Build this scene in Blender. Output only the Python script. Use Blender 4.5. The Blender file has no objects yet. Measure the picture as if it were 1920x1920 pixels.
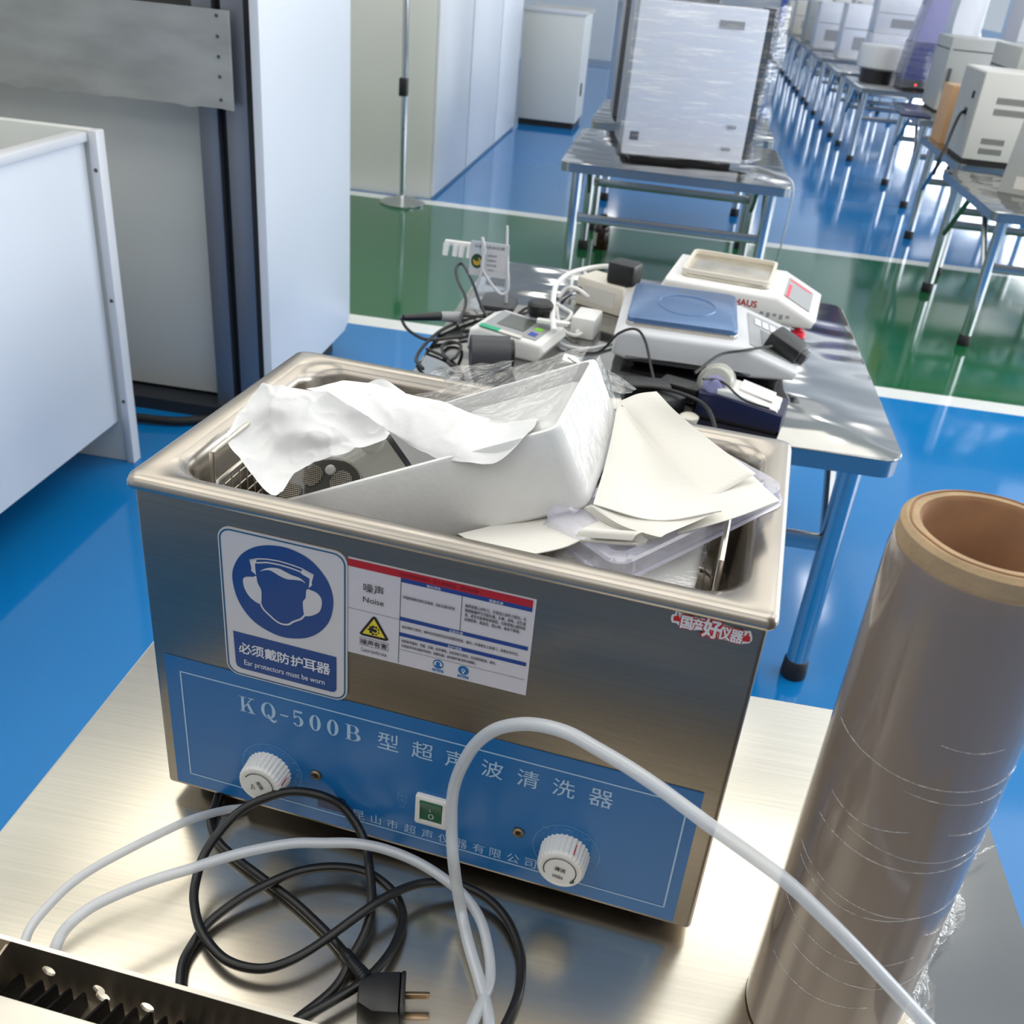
import bpy, bmesh, math, random
from mathutils import Vector, Matrix, noise
from math import sin, cos, pi, radians
random.seed(7)
SC = bpy.context.scene
COL = SC.collection
# ------------------------------------------------------------------ camera
CAMZ = 1.58
cam = bpy.data.cameras.new('camera'); co = bpy.data.objects.new('camera', cam); COL.objects.link(co)
cam.sensor_width = 36; cam.lens = 36*1861.3/1920; cam.clip_start = .02; cam.clip_end = 200
co.matrix_world = Matrix.Translation((0, 0, CAMZ)) @ (Matrix.Rotation(radians(6.6831), 4, 'Z') @ Matrix.Rotation(radians(90-29.6312), 4, 'X') @ Matrix.Rotation(radians(5.5281), 4, 'Z'))
cam.dof.use_dof = True; cam.dof.focus_distance = .98; cam.dof.aperture_fstop = 12
SC.camera = co
# ------------------------------------------------------------------ world, daylight and lamps
SC.view_settings.view_transform = 'Standard'; SC.view_settings.look = 'None'
SC.view_settings.exposure = 0.3; SC.view_settings.gamma = 1
W = bpy.data.worlds.new('world'); SC.world = W; W.use_nodes = True
W.node_tree.nodes['Background'].inputs[0].default_value = (.75, .87, 1, 1); W.node_tree.nodes['Background'].inputs[1].default_value = .5
def area(name, loc, rot, sx, sy, power, col):
    l = bpy.data.lights.new(name, 'AREA'); l.shape = 'RECTANGLE'; l.size = sx; l.size_y = sy; l.energy = power; l.color = col
    o = bpy.data.objects.new(name, l); COL.objects.link(o); o.location = loc; o.rotation_euler = rot; return o
CEIL = 4.2
for i in range(8):                                  # daylight through the window bays of the right wall
    area('window_daylight', (7.4, 2.6+4.6*i, 2.1), (0, radians(90), 0), 2.6, 3.8, 185, (.95, .975, 1))
for y, pw in ((-2.2, 30), (1.4, 44), (5.0, 40), (9.0, 10)):      # broad ceiling fill shaped for soft reflections; rear row added to lift camera-facing sides
    for x in (-2.7, .7, 4.1):
        area('ceiling_fill', (x, y, CEIL-.05), (0, 0, 0), 2.9, 2.9, pw, (1, .94, .84))
for i in range(6):                                  # small bright lamps further down the hall
    for x in (-1.2, 2.2): area('ceiling_lamp', (x, 5.2+4*i, CEIL-.08), (0, 0, 0), .22, .9, 5, (1, .97, .92))
# ------------------------------------------------------------------ materials
def lin(c):
    return tuple(((v/255)/12.92 if v/255 <= .04045 else ((v/255+.055)/1.055)**2.4) for v in c)
def mat(name, col, rough=.5, metal=0, trans=0, alpha=1, coat=0, emit=0, var=None, bump=None, aniso=0, ior=1.5, spec=None, sss=0):
    """procedural material; var=(scale,amount,stretch) colour mottling, bump=(scale,strength,stretch,detail) surface relief"""
    m = bpy.data.materials.new(name); m.use_nodes = True; nt = m.node_tree; N = nt.nodes; L = nt.links
    p = N['Principled BSDF']; c = lin(col)+(1,)
    p.inputs['Base Color'].default_value = c; p.inputs['Roughness'].default_value = rough; p.inputs['Metallic'].default_value = metal
    p.inputs['Transmission Weight'].default_value = trans; p.inputs['Alpha'].default_value = alpha; p.inputs['Coat Weight'].default_value = coat
    p.inputs['IOR'].default_value = ior; p.inputs['Anisotropic'].default_value = aniso
    if spec is not None: p.inputs['Specular IOR Level'].default_value = spec
    if sss: p.inputs['Subsurface Weight'].default_value = sss; p.inputs['Subsurface Radius'].default_value = (.01, .01, .01)
    if emit: p.inputs['Emission Color'].default_value = c; p.inputs['Emission Strength'].default_value = emit
    def noise_node(scale, stretch, detail=3):
        t = N.new('ShaderNodeTexCoord'); mp = N.new('ShaderNodeMapping'); n = N.new('ShaderNodeTexNoise')
        mp.inputs['Scale'].default_value = stretch; n.inputs['Scale'].default_value = scale; n.inputs['Detail'].default_value = detail
        L.new(t.outputs['Object'], mp.inputs[0]); L.new(mp.outputs[0], n.inputs['Vector']); return n
    if var:
        n = noise_node(var[0], var[2] if len(var) > 2 else (1, 1, 1)); r = N.new('ShaderNodeValToRGB')
        a = var[1]; r.color_ramp.elements[0].position = .3; r.color_ramp.elements[1].position = .7
        r.color_ramp.elements[0].color = tuple(v*(1-a) for v in c[:3])+(1,); r.color_ramp.elements[1].color = tuple(min(1, v*(1+a)) for v in c[:3])+(1,)
        L.new(n.outputs[0], r.inputs[0]); L.new(r.outputs[0], p.inputs['Base Color'])
    if bump:
        n = noise_node(bump[0], bump[2] if len(bump) > 2 else (1, 1, 1), bump[3] if len(bump) > 3 else 3); b = N.new('ShaderNodeBump')
        b.inputs['Strength'].default_value = bump[1]; b.inputs['Distance'].default_value = .01 if len(bump) < 5 else bump[4]
        L.new(n.outputs[0], b.inputs['Height']); L.new(b.outputs[0], p.inputs['Normal'])
    return m
def film_mat(name, col, refl=.25, rough=.12, bump=(60, .6, (1, 1, 1)), haze=.1):
    """thin clear plastic film: mostly see-through, glossy wrinkles, a little milky"""
    m = bpy.data.materials.new(name); m.use_nodes = True; nt = m.node_tree; N = nt.nodes; L = nt.links
    for n in list(N): N.remove(n)
    out = N.new('ShaderNodeOutputMaterial'); tr = N.new('ShaderNodeBsdfTransparent'); gl = N.new('ShaderNodeBsdfGlossy'); df = N.new('ShaderNodeBsdfDiffuse')
    m1 = N.new('ShaderNodeMixShader'); m2 = N.new('ShaderNodeMixShader'); t = N.new('ShaderNodeTexCoord'); mp = N.new('ShaderNodeMapping')
    no = N.new('ShaderNodeTexNoise'); b = N.new('ShaderNodeBump')
    mp.inputs['Scale'].default_value = bump[2] if len(bump) > 2 else (1, 1, 1); no.inputs['Scale'].default_value = bump[0]; no.inputs['Detail'].default_value = 4
    b.inputs['Strength'].default_value = bump[1]; b.inputs['Distance'].default_value = .02
    gl.inputs['Roughness'].default_value = rough; df.inputs['Color'].default_value = lin(col)+(1,); tr.inputs['Color'].default_value = (.97, .97, .97, 1)
    m1.inputs[0].default_value = haze; m2.inputs[0].default_value = refl
    L.new(t.outputs['Object'], mp.inputs[0]); L.new(mp.outputs[0], no.inputs['Vector']); L.new(no.outputs[0], b.inputs['Height'])
    L.new(b.outputs[0], gl.inputs['Normal']); L.new(tr.outputs[0], m1.inputs[1]); L.new(df.outputs[0], m1.inputs[2])
    L.new(m1.outputs[0], m2.inputs[1]); L.new(gl.outputs[0], m2.inputs[2]); L.new(m2.outputs[0], out.inputs['Surface'])
    return m
M = {
 'steel': mat('brushed_steel', (146, 138, 127), .32, 1, aniso=.5, var=(8, .06, (1, 60, 40)), bump=(40, .06, (1, 60, 60))),
 'steel_rim': mat('satin_steel', (205, 198, 188), .30, 1, var=(30, .06)),
 'basin': mat('drawn_steel', (176, 169, 160), .27, 1, var=(12, .08)),
 'table_steel': mat('table_steel', (224, 216, 200), .235, 1, var=(5, .05, (1, 60, 1)), bump=(6, .02, (.6, 1, 1), 2)),
 'dark_steel': mat('dark_polished_steel', (128, 130, 132), .2, 1, bump=(8, .05, (1, 1, 1))),
 'mirror_steel': mat('mirror_table_steel', (168, 168, 166), .10, 1, bump=(5.5, .9, (1, 1.7, 1), .1), var=(6, .08)),
 'leg_steel': mat('tube_steel', (196, 200, 204), .16, 1),
 'apron_steel': mat('apron_steel', (170, 172, 174), .25, 1),
 'black_rubber': mat('black_rubber', (22, 22, 23), .6),
 'black_pl': mat('black_plastic', (24, 24, 26), .38),
 'cord': mat('black_pvc', (20, 20, 21), .36),
 'white_pl': mat('white_plastic', (226, 226, 224), .35),
 'grey_pl': mat('grey_plastic', (150, 152, 155), .4),
 'dgrey_pl': mat('dark_grey_plastic', (62, 63, 68), .42),
 'lgrey_pl': mat('light_grey_plastic', (204, 207, 212), .38),
 'beige_pl': mat('beige_plastic', (214, 208, 196), .42),
 'sign_white': mat('sign_white', (206, 205, 210), .3),
 'paper_w': mat('laminated_paper', (206, 203, 212), .3),
 'sign_blue': mat('sign_blue', (30, 70, 135), .3),
 'sign_line': mat('sign_border_blue', (22, 88, 124), .3),
 'panel_blue': mat('panel_blue', (24, 104, 170), .26),
 'panel_print': mat('panel_print_pale', (168, 198, 228), .35),
 'panel_faint': mat('panel_print_faint', (96, 152, 202), .35),
 'navy': mat('navy_plastic', (26, 30, 66), .4),
 'logo_navy': mat('logo_navy', (22, 46, 96), .35),
 'green_sw': mat('green_rocker', (12, 86, 52), .3),
 'red_ink': mat('red_ink', (178, 20, 42), .35), 'blue_ink': mat('blue_ink', (20, 62, 140), .35), 'black_ink': mat('black_ink', (26, 26, 30), .4),
 'grey_ink': mat('grey_ink', (70, 70, 80), .4), 'dred_ink': mat('dark_red_ink', (120, 14, 30), .4), 'white_ink': mat('white_ink', (222, 224, 230), .35),
 'yellow_ink': mat('yellow_ink', (222, 202, 52), .35), 'sky_ink': mat('sky_ink', (24, 104, 170), .35), 'red2': mat('sticker_red', (190, 28, 34), .35),
 'foam': mat('white_foam', (228, 229, 230), .75, var=(60, .02), bump=(190, .035, (1, 1, 1), 1), sss=.05),
 'tissue': mat('white_tissue', (224, 225, 226), .85, bump=(70, .1)),
 'filter': mat('ivory_filter_paper', (230, 228, 221), .85, bump=(300, .05)),
 'lid': film_mat('lilac_clear_plastic', (228, 228, 252), .12, .12, (6, .02), .32),
 'bundle': mat('wrapped_white', (226, 226, 226), .4, bump=(40, .3)),
 'film': film_mat('clear_film', (240, 240, 236), .16, .12, (14, .8, (1, 4, 4)), .12),
 'film_clear': film_mat('clear_film_thin', (230, 232, 236), .2, .1, (18, .9, (1, 3, 1)), .08),
 'film_wrap': film_mat('shrink_wrap', (240, 242, 250), .13, .12, (6, .9, (.6, .6, 4)), .05),
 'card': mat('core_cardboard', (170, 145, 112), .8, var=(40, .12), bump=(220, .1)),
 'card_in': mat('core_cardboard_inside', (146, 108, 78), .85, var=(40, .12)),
 'roll': mat('rolled_stretch_film', (132, 118, 107), .16, 0, coat=.35, bump=(6, .16, (3, 3, .22), 3), var=(7, .10, (1.5, 1.5, .12))),
 'tube': film_mat('milky_tube', (216, 221, 228), .10, .25, (6, .02), .62),
 'glass_grey': mat('smoked_plastic', (86, 84, 78), .12, trans=.3, coat=.5),
 'clear_pl': mat('clear_plastic', (206, 206, 194), .1, trans=.5, alpha=.62, ior=1.35, bump=(30, .3, (1, 1, .3))),
 'pearl': mat('pearl_button', (220, 220, 214), .25),
 'mesh_wire': mat('wire_mesh', (214, 208, 198), .3, 1),
 'brass_led': mat('led_bezel', (150, 130, 104), .35, 1), 'led_dark': mat('led_dark', (24, 20, 18), .3),
 'panel_white': mat('white_panel', (210, 215, 222), .38, var=(1.5, .015)),
 'panel_grey': mat('grey_white_panel', (206, 208, 204), .42, var=(1.5, .02)),
 'panel_edge': mat('panel_edge', (206, 208, 212), .4),
 'alu': mat('anodised_frame', (128, 132, 142), .4, .6),
 'alu_black': mat('black_gasket', (14, 15, 17), .5),
 'band': mat('worn_steel_band', (158, 160, 158), .45, .3, var=(5, .14, (1, 1, 3)), bump=(4, .15)),
 'plinth': mat('dark_plinth', (34, 38, 46), .6),
 'wall': mat('wall_paint', (214, 218, 220), .6), 'wall_dim': mat('wall_paint_dim', (150, 146, 140), .7), 'ceil': mat('ceiling_paint', (232, 226, 214), .7),
 'blue_pan': mat('blue_filmed_pan', (92, 122, 164), .25, .5), 'pan': mat('worn_pan', (214, 206, 190), .28, .9, var=(14, .2)),
 'red_pl': mat('red_foot', (222, 40, 62), .35), 'lilac': mat('lilac_knob', (150, 150, 190), .3),
 'screen': mat('lcd_screen', (92, 96, 92), .2), 'teal': mat('teal_label', (34, 160, 120), .5), 'lime': mat('lime_button', (130, 210, 60), .4), 'btn_blue': mat('blue_button', (60, 84, 160), .4),
 'amber': mat('amber_glass', (52, 22, 12), .1, trans=.3, coat=.5), 'label': mat('pale_label', (206, 204, 198), .6),
 'fridge': mat('wrapped_white_door', (224, 228, 240), .28, coat=.3, bump=(6, .25, (.6, 1, 5), 3)),
 'fridge_dark': mat('wrapped_dark_side', (62, 64, 70), .3, coat=.3, bump=(8, .4, (.6, 1, 6))),
 'oven_grey': mat('oven_grey', (168, 170, 168), .45), 'oven_white': mat('oven_white', (206, 205, 202), .45), 'dark_gap': mat('dark_gap', (40, 42, 44), .6),
 'carton': mat('carton', (196, 156, 118), .8), 'wrap_white': mat('wrap_white', (216, 218, 226), .3, coat=.4, bump=(9, .5)),
 'wrap_blue': mat('wrapped_blue', (26, 28, 104), .25, coat=.25, bump=(9, .5, (1, 1, 3))), 'wrap_lilac': mat('wrapped_lilac', (150, 148, 184), .25, coat=.4, bump=(9, .5)),
 'lamp_red': mat('lamp_red', (255, 70, 50), .4, emit=1.5), 'fins': mat('fins_black', (16, 16, 17), .45, .3),
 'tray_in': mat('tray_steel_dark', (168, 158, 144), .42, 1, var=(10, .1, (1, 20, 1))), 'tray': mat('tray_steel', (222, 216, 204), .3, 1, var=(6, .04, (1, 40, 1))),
 'emb_green': mat('emblem_green', (40, 70, 46), .5), 'emb_yellow': mat('emblem_yellow', (204, 168, 60), .5),
}
# ------------------------------------------------------------------ mesh helpers
TXT = {}
def text_shape(s, bold=0.0):
    """filled glyph outlines of a string, 1 unit high, from the built-in font"""
    if (s, bold) in TXT: return TXT[(s, bold)]
    c = bpy.data.curves.new('t', 'FONT'); c.body = s; c.size = 1; c.offset = bold; c.resolution_u = 3
    o = bpy.data.objects.new('t', c); COL.objects.link(o)
    dg = bpy.context.evaluated_depsgraph_get(); me = bpy.data.meshes.new_from_object(o.evaluated_get(dg))
    vs = [v.co.copy() for v in me.vertices]; fs = [tuple(p.vertices) for p in me.polygons]
    bpy.data.objects.remove(o); bpy.data.curves.remove(c); bpy.data.meshes.remove(me)
    TXT[(s, bold)] = (vs, fs); return vs, fs
def smooth_path(P, n=6, closed=False):
    P = [Vector(p) for p in P]; out = []; N = len(P)
    for i in range(N if closed else N-1):
        p0 = P[(i-1) % N] if closed or i > 0 else P[0]*2-P[1]; p1 = P[i]; p2 = P[(i+1) % N]
        p3 = P[(i+2) % N] if closed or i+2 < N else P[-1]*2-P[-2]
        for k in range(n):
            t = k/n; out.append(.5*((2*p1)+(p2-p0)*t+(2*p0-5*p1+4*p2-p3)*t*t+(3*p1-p0-3*p2+p3)*t**3))
    if not closed: out.append(P[-1])
    return out
def rrect(x0, x1, y0, y1, r, n=6):
    out = []
    for cx, cy, a in ((x1-r, y1-r, 0), (x0+r, y1-r, 90), (x0+r, y0+r, 180), (x1-r, y0+r, 270)):
        for k in range(n+1): t = radians(a+90*k/n); out.append((cx+r*cos(t), cy+r*sin(t)))
    return out
class MB:
    """collects shapes of one part"""
    def __init__(s): s.bm = bmesh.new(); s.m = 0; s.T = Matrix.Identity(4)
    def v(s, p): return s.bm.verts.new(s.T @ Vector(p))
    def f(s, vs):
        try: fc = s.bm.faces.new(vs); fc.material_index = s.m; return fc
        except ValueError: return None
    def box(s, x0, x1, y0, y1, z0, z1, b=0, seg=2):
        V = [s.v((x, y, z)) for x in (x0, x1) for y in (y0, y1) for z in (z0, z1)]
        F = [s.f([V[i] for i in q]) for q in ((0, 1, 3, 2), (4, 6, 7, 5), (0, 4, 5, 1), (2, 3, 7, 6), (0, 2, 6, 4), (1, 5, 7, 3))]
        if b:
            E = {e for fc in F for e in fc.edges}; r = bmesh.ops.bevel(s.bm, geom=list(E), offset=b, segments=seg, affect='EDGES', profile=.5)
            for fc in r['faces']: fc.material_index = s.m
        return s
    def prism(s, poly, a0, a1, axis='z', b=0, seg=2, scale=1):
        """poly in the plane across the axis, extruded from a0 to a1"""
        cx = sum(p[0] for p in poly)/len(poly); cy = sum(p[1] for p in poly)/len(poly)
        g = {'z': lambda p, a: (p[0], p[1], a), 'y': lambda p, a: (p[0], a, p[1]), 'x': lambda p, a: (a, p[0], p[1])}[axis]
        A = [s.v(g(p, a0)) for p in poly]; B = [s.v(g((cx+(p[0]-cx)*scale, cy+(p[1]-cy)*scale), a1)) for p in poly]; n = len(poly)
        F = [s.f(A[::-1]), s.f(B)]+[s.f([A[i], A[(i+1) % n], B[(i+1) % n], B[i]]) for i in range(n)]
        if b:
            E = {e for fc in F[:2] if fc for e in fc.edges}
            r = bmesh.ops.bevel(s.bm, geom=list(E), offset=b, segments=seg, affect='EDGES', profile=.5)
            for fc in r['faces']: fc.material_index = s.m
        return s
    def ring(s, c, u, w, r, n): return [s.v(Vector(c)+(Vector(u)*cos(2*pi*k/n)+Vector(w)*sin(2*pi*k/n))*r) for k in range(n)]
    def cyl(s, p0, p1, r0, r1=None, n=24, cap=True):
        p0, p1 = Vector(p0), Vector(p1); d = (p1-p0).normalized(); u = d.orthogonal().normalized(); w = d.cross(u)
        A = s.ring(p0, u, w, r0, n); B = s.ring(p1, u, w, r0 if r1 is None else r1, n)
        for k in range(n): s.f([A[k], A[(k+1) % n], B[(k+1) % n], B[k]])
        if cap: s.f(A[::-1]); s.f(B)
        return s
    def lathe(s, prof, c=(0, 0, 0), n=32, axis=(0, 0, 1)):
        d = Vector(axis).normalized(); u = d.orthogonal().normalized(); w = d.cross(u); last = None
        for r, h in prof:
            R = s.ring(Vector(c)+d*h, u, w, max(r, 1e-5), n)
            if last:
                for k in range(n): s.f([last[k], last[(k+1) % n], R[(k+1) % n], R[k]])
            else: first = R
            last = R
        if prof[0][0] > 1e-4: s.f(first[::-1])
        if prof[-1][0] > 1e-4: s.f(last)
        return s
    def tube(s, P, r, n=10, sm=6, closed=False):
        P = smooth_path(P, sm, closed) if sm else [Vector(p) for p in P]; N = len(P); up = None; last = None; first = None
        for i in range(N):
            d = (P[(i+1) % N]-P[i-1]) if closed or 0 < i < N-1 else (P[1]-P[0] if i == 0 else P[-1]-P[-2])
            d.normalize()
            if up is None: up = d.orthogonal().normalized()
            up = (up-d*up.dot(d)).normalized(); w = d.cross(up); R = s.ring(P[i], up, w, r, n)
            if last:
                for k in range(n): s.f([last[k], last[(k+1) % n], R[(k+1) % n], R[k]])
            else: first = R
            last = R
        if closed:
            for k in range(n): s.f([last[k], last[(k+1) % n], first[(k+1) % n], first[k]])
        else: s.f(first[::-1]); s.f(last)
        return s
    def sheet(s, rows, nu=6, nv=6, wob=0, sc=30, th=0, seed=0, crease=0):
        """smooth cloth-like surface through a grid of points"""
        R = [smooth_path(r, nu) for r in rows]; C = list(zip(*R)); G = [smooth_path(c, nv) for c in C]
        V = []; nx, ny = len(G), len(G[0])
        for i in range(nx):
            col = []
            for j in range(ny):
                p = G[i][j].copy()
                if wob: p += noise.noise_vector(p*sc+Vector((seed, 0, 0)))*wob
                if crease: p += Vector((0, -.4, .9))*crease*((1-2*abs(noise.noise(p*22+Vector((seed, 3, 7)))))**3+.5*(1-2*abs(noise.noise(p*47+Vector((seed, 9, 1)))))**3)
                col.append(p)
            V.append(col)
        a = [[s.v(p) for p in c] for c in V]
        if not th:
            for i in range(nx-1):
                for j in range(ny-1): s.f([a[i][j], a[i+1][j], a[i+1][j+1], a[i][j+1]])
            return s
        nrm = (V[-1][0]-V[0][0]).cross(V[0][-1]-V[0][0]).normalized()
        if nrm.z > 0: nrm = -nrm
        b = [[s.v(p+nrm*th) for p in c] for c in V]
        for i in range(nx-1):
            for j in range(ny-1):
                s.f([a[i][j], a[i+1][j], a[i+1][j+1], a[i][j+1]]); s.f([b[i][j], b[i][j+1], b[i+1][j+1], b[i+1][j]])
        for i in range(nx-1): s.f([a[i][0], b[i][0], b[i+1][0], a[i+1][0]]); s.f([a[i][-1], a[i+1][-1], b[i+1][-1], b[i][-1]])
        for j in range(ny-1): s.f([a[0][j], a[0][j+1], b[0][j+1], b[0][j]]); s.f([a[-1][j], b[-1][j], b[-1][j+1], a[-1][j+1]])
        return s
    # flat print on a plane: O origin, U right, V up
    def poly(s, pts, O, U, V): s.f([s.v(Vector(O)+Vector(U)*a+Vector(V)*b) for a, b in pts]); return s
    def rect(s, a0, a1, b0, b1, O, U, V): return s.poly([(a0, b0), (a1, b0), (a1, b1), (a0, b1)], O, U, V)
    def rings(s, c, ro, ri, O, U, V, n=40, t0=0, t1=360):
        """flat ring or arc; ro, ri = (rx, ry)"""
        n_ = n; A = []; B = []
        for k in range(n_+1):
            t = radians(t0+(t1-t0)*k/n_)
            A.append(s.v(Vector(O)+Vector(U)*(c[0]+ro[0]*cos(t))+Vector(V)*(c[1]+ro[1]*sin(t))))
            B.append(s.v(Vector(O)+Vector(U)*(c[0]+ri[0]*cos(t))+Vector(V)*(c[1]+ri[1]*sin(t))))
        for k in range(n_): s.f([A[k], A[k+1], B[k+1], B[k]])
        return s
    def stroke(s, pts, w, O, U, V):
        """flat line of width w"""
        P = [Vector(p) for p in pts]; L_ = []; R_ = []
        for i in range(len(P)):
            d = (P[min(i+1, len(P)-1)]-P[max(i-1, 0)]).normalized(); n = Vector((-d.y, d.x))*w/2
            L_.append(P[i]+n); R_.append(P[i]-n)
        Q = lambda p: s.v(Vector(O)+Vector(U)*p.x+Vector(V)*p.y)
        A = [Q(p) for p in L_]; B = [Q(p) for p in R_]
        for i in range(len(P)-1): s.f([A[i], A[i+1], B[i+1], B[i]])
        return s
    def text(s, string, c, h, O, U, V, w=None, bold=0.0, align='c', asp=1):
        """string centred at c, glyph height h (w = forced total width); bold spreads the strokes by that share of the height"""
        vs, fs = text_shape(string)
        if not vs: return s
        x0 = min(v.x for v in vs); x1 = max(v.x for v in vs); y0 = min(v.y for v in vs); y1 = max(v.y for v in vs)
        k = h/(y1-y0); kx = k*asp if w is None else w/(x1-x0); mx = (x0+x1)/2 if align == 'c' else x0; my = (y0+y1)/2; d = bold*h; nrm = Vector((0, 0, 0))
        for dx, dy in ([(d, 0), (-d, 0), (0, d), (0, -d), (.7*d, .7*d), (-.7*d, -.7*d), (.7*d, -.7*d), (-.7*d, .7*d)] if bold else [(0, 0)]):
            q = [s.v(Vector(O)+Vector(U)*(c[0]+(v.x-mx)*kx+dx)+Vector(V)*(c[1]+(v.y-my)*k+dy)+nrm) for v in vs]; nrm = nrm+Vector(U).cross(Vector(V)).normalized()*1.2e-5
            for f_ in fs: s.f([q[i] for i in f_])
        return s
OFF = {}; FRM = {}
def obj(name, mb, mats, parent=None, frame=None, angle=40):
    """ONE mesh object; a child keeps the frame of its thing, a top-level mesh gets its origin at its base"""
    bm = mb.bm; bmesh.ops.remove_doubles(bm, verts=bm.verts, dist=1e-6); bmesh.ops.recalc_face_normals(bm, faces=bm.faces)
    root = parent
    while root is not None and root.parent is not None: root = root.parent
    if parent is not None:
        off = OFF[root.name]
        for v in bm.verts: v.co -= off
        F = None
    else:
        F = frame or Matrix.Identity(4)
        zs = [v.co.z for v in bm.verts]; xs = [v.co.x for v in bm.verts]; ys = [v.co.y for v in bm.verts]
        off = Vector(((min(xs)+max(xs))/2, (min(ys)+max(ys))/2, min(zs)))
        for v in bm.verts: v.co -= off
    me = bpy.data.meshes.new(name); bm.to_mesh(me); bm.free()
    for p in me.polygons: p.use_smooth = True
    me.set_sharp_from_angle(angle=radians(angle))
    for m in (mats if isinstance(mats, (list, tuple)) else [mats]): me.materials.append(M[m] if isinstance(m, str) else m)
    o = bpy.data.objects.new(name, me); COL.objects.link(o)
    if parent is not None: o.parent = parent
    else: o.matrix_world = F @ Matrix.Translation(off)
    return o
def tag(o, label, cat, group=None):
    o['label'] = label; o['category'] = cat
    if group: o['group'] = group
    return o
def thing(name, label, cat, base=(0, 0, 0), frame=None, group=None):
    """an Empty at the thing's base; parts are given in the same frame as base"""
    o = bpy.data.objects.new(name, None); COL.objects.link(o); o.empty_display_size = .05
    o.matrix_world = (frame or Matrix.Identity(4)) @ Matrix.Translation(base); OFF[o.name] = Vector(base)
    return tag(o, label, cat, group)
def struct(name, mb, mats, **k):
    o = obj(name, mb, mats, **k); o['kind'] = 'structure'; return o
def kids(o): return [c for c in bpy.data.objects if c.parent == o]
def dup(root, delta, label, group=None, rotz=0):
    """copy of a thing with copies of its parts and sub-parts"""
    r = root.copy(); COL.objects.link(r); r.matrix_world = Matrix.Translation(delta) @ root.matrix_world @ Matrix.Rotation(rotz, 4, 'Z'); r['label'] = label
    if group: r['group'] = group
    for c in kids(root):
        d = c.copy(); COL.objects.link(d); d.parent = r
        for g in kids(c): e = g.copy(); COL.objects.link(e); e.parent = d
    return r
XZ = dict(U=(1, 0, 0), V=(0, 0, 1)); XY = dict(U=(1, 0, 0), V=(0, 1, 0))
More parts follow.
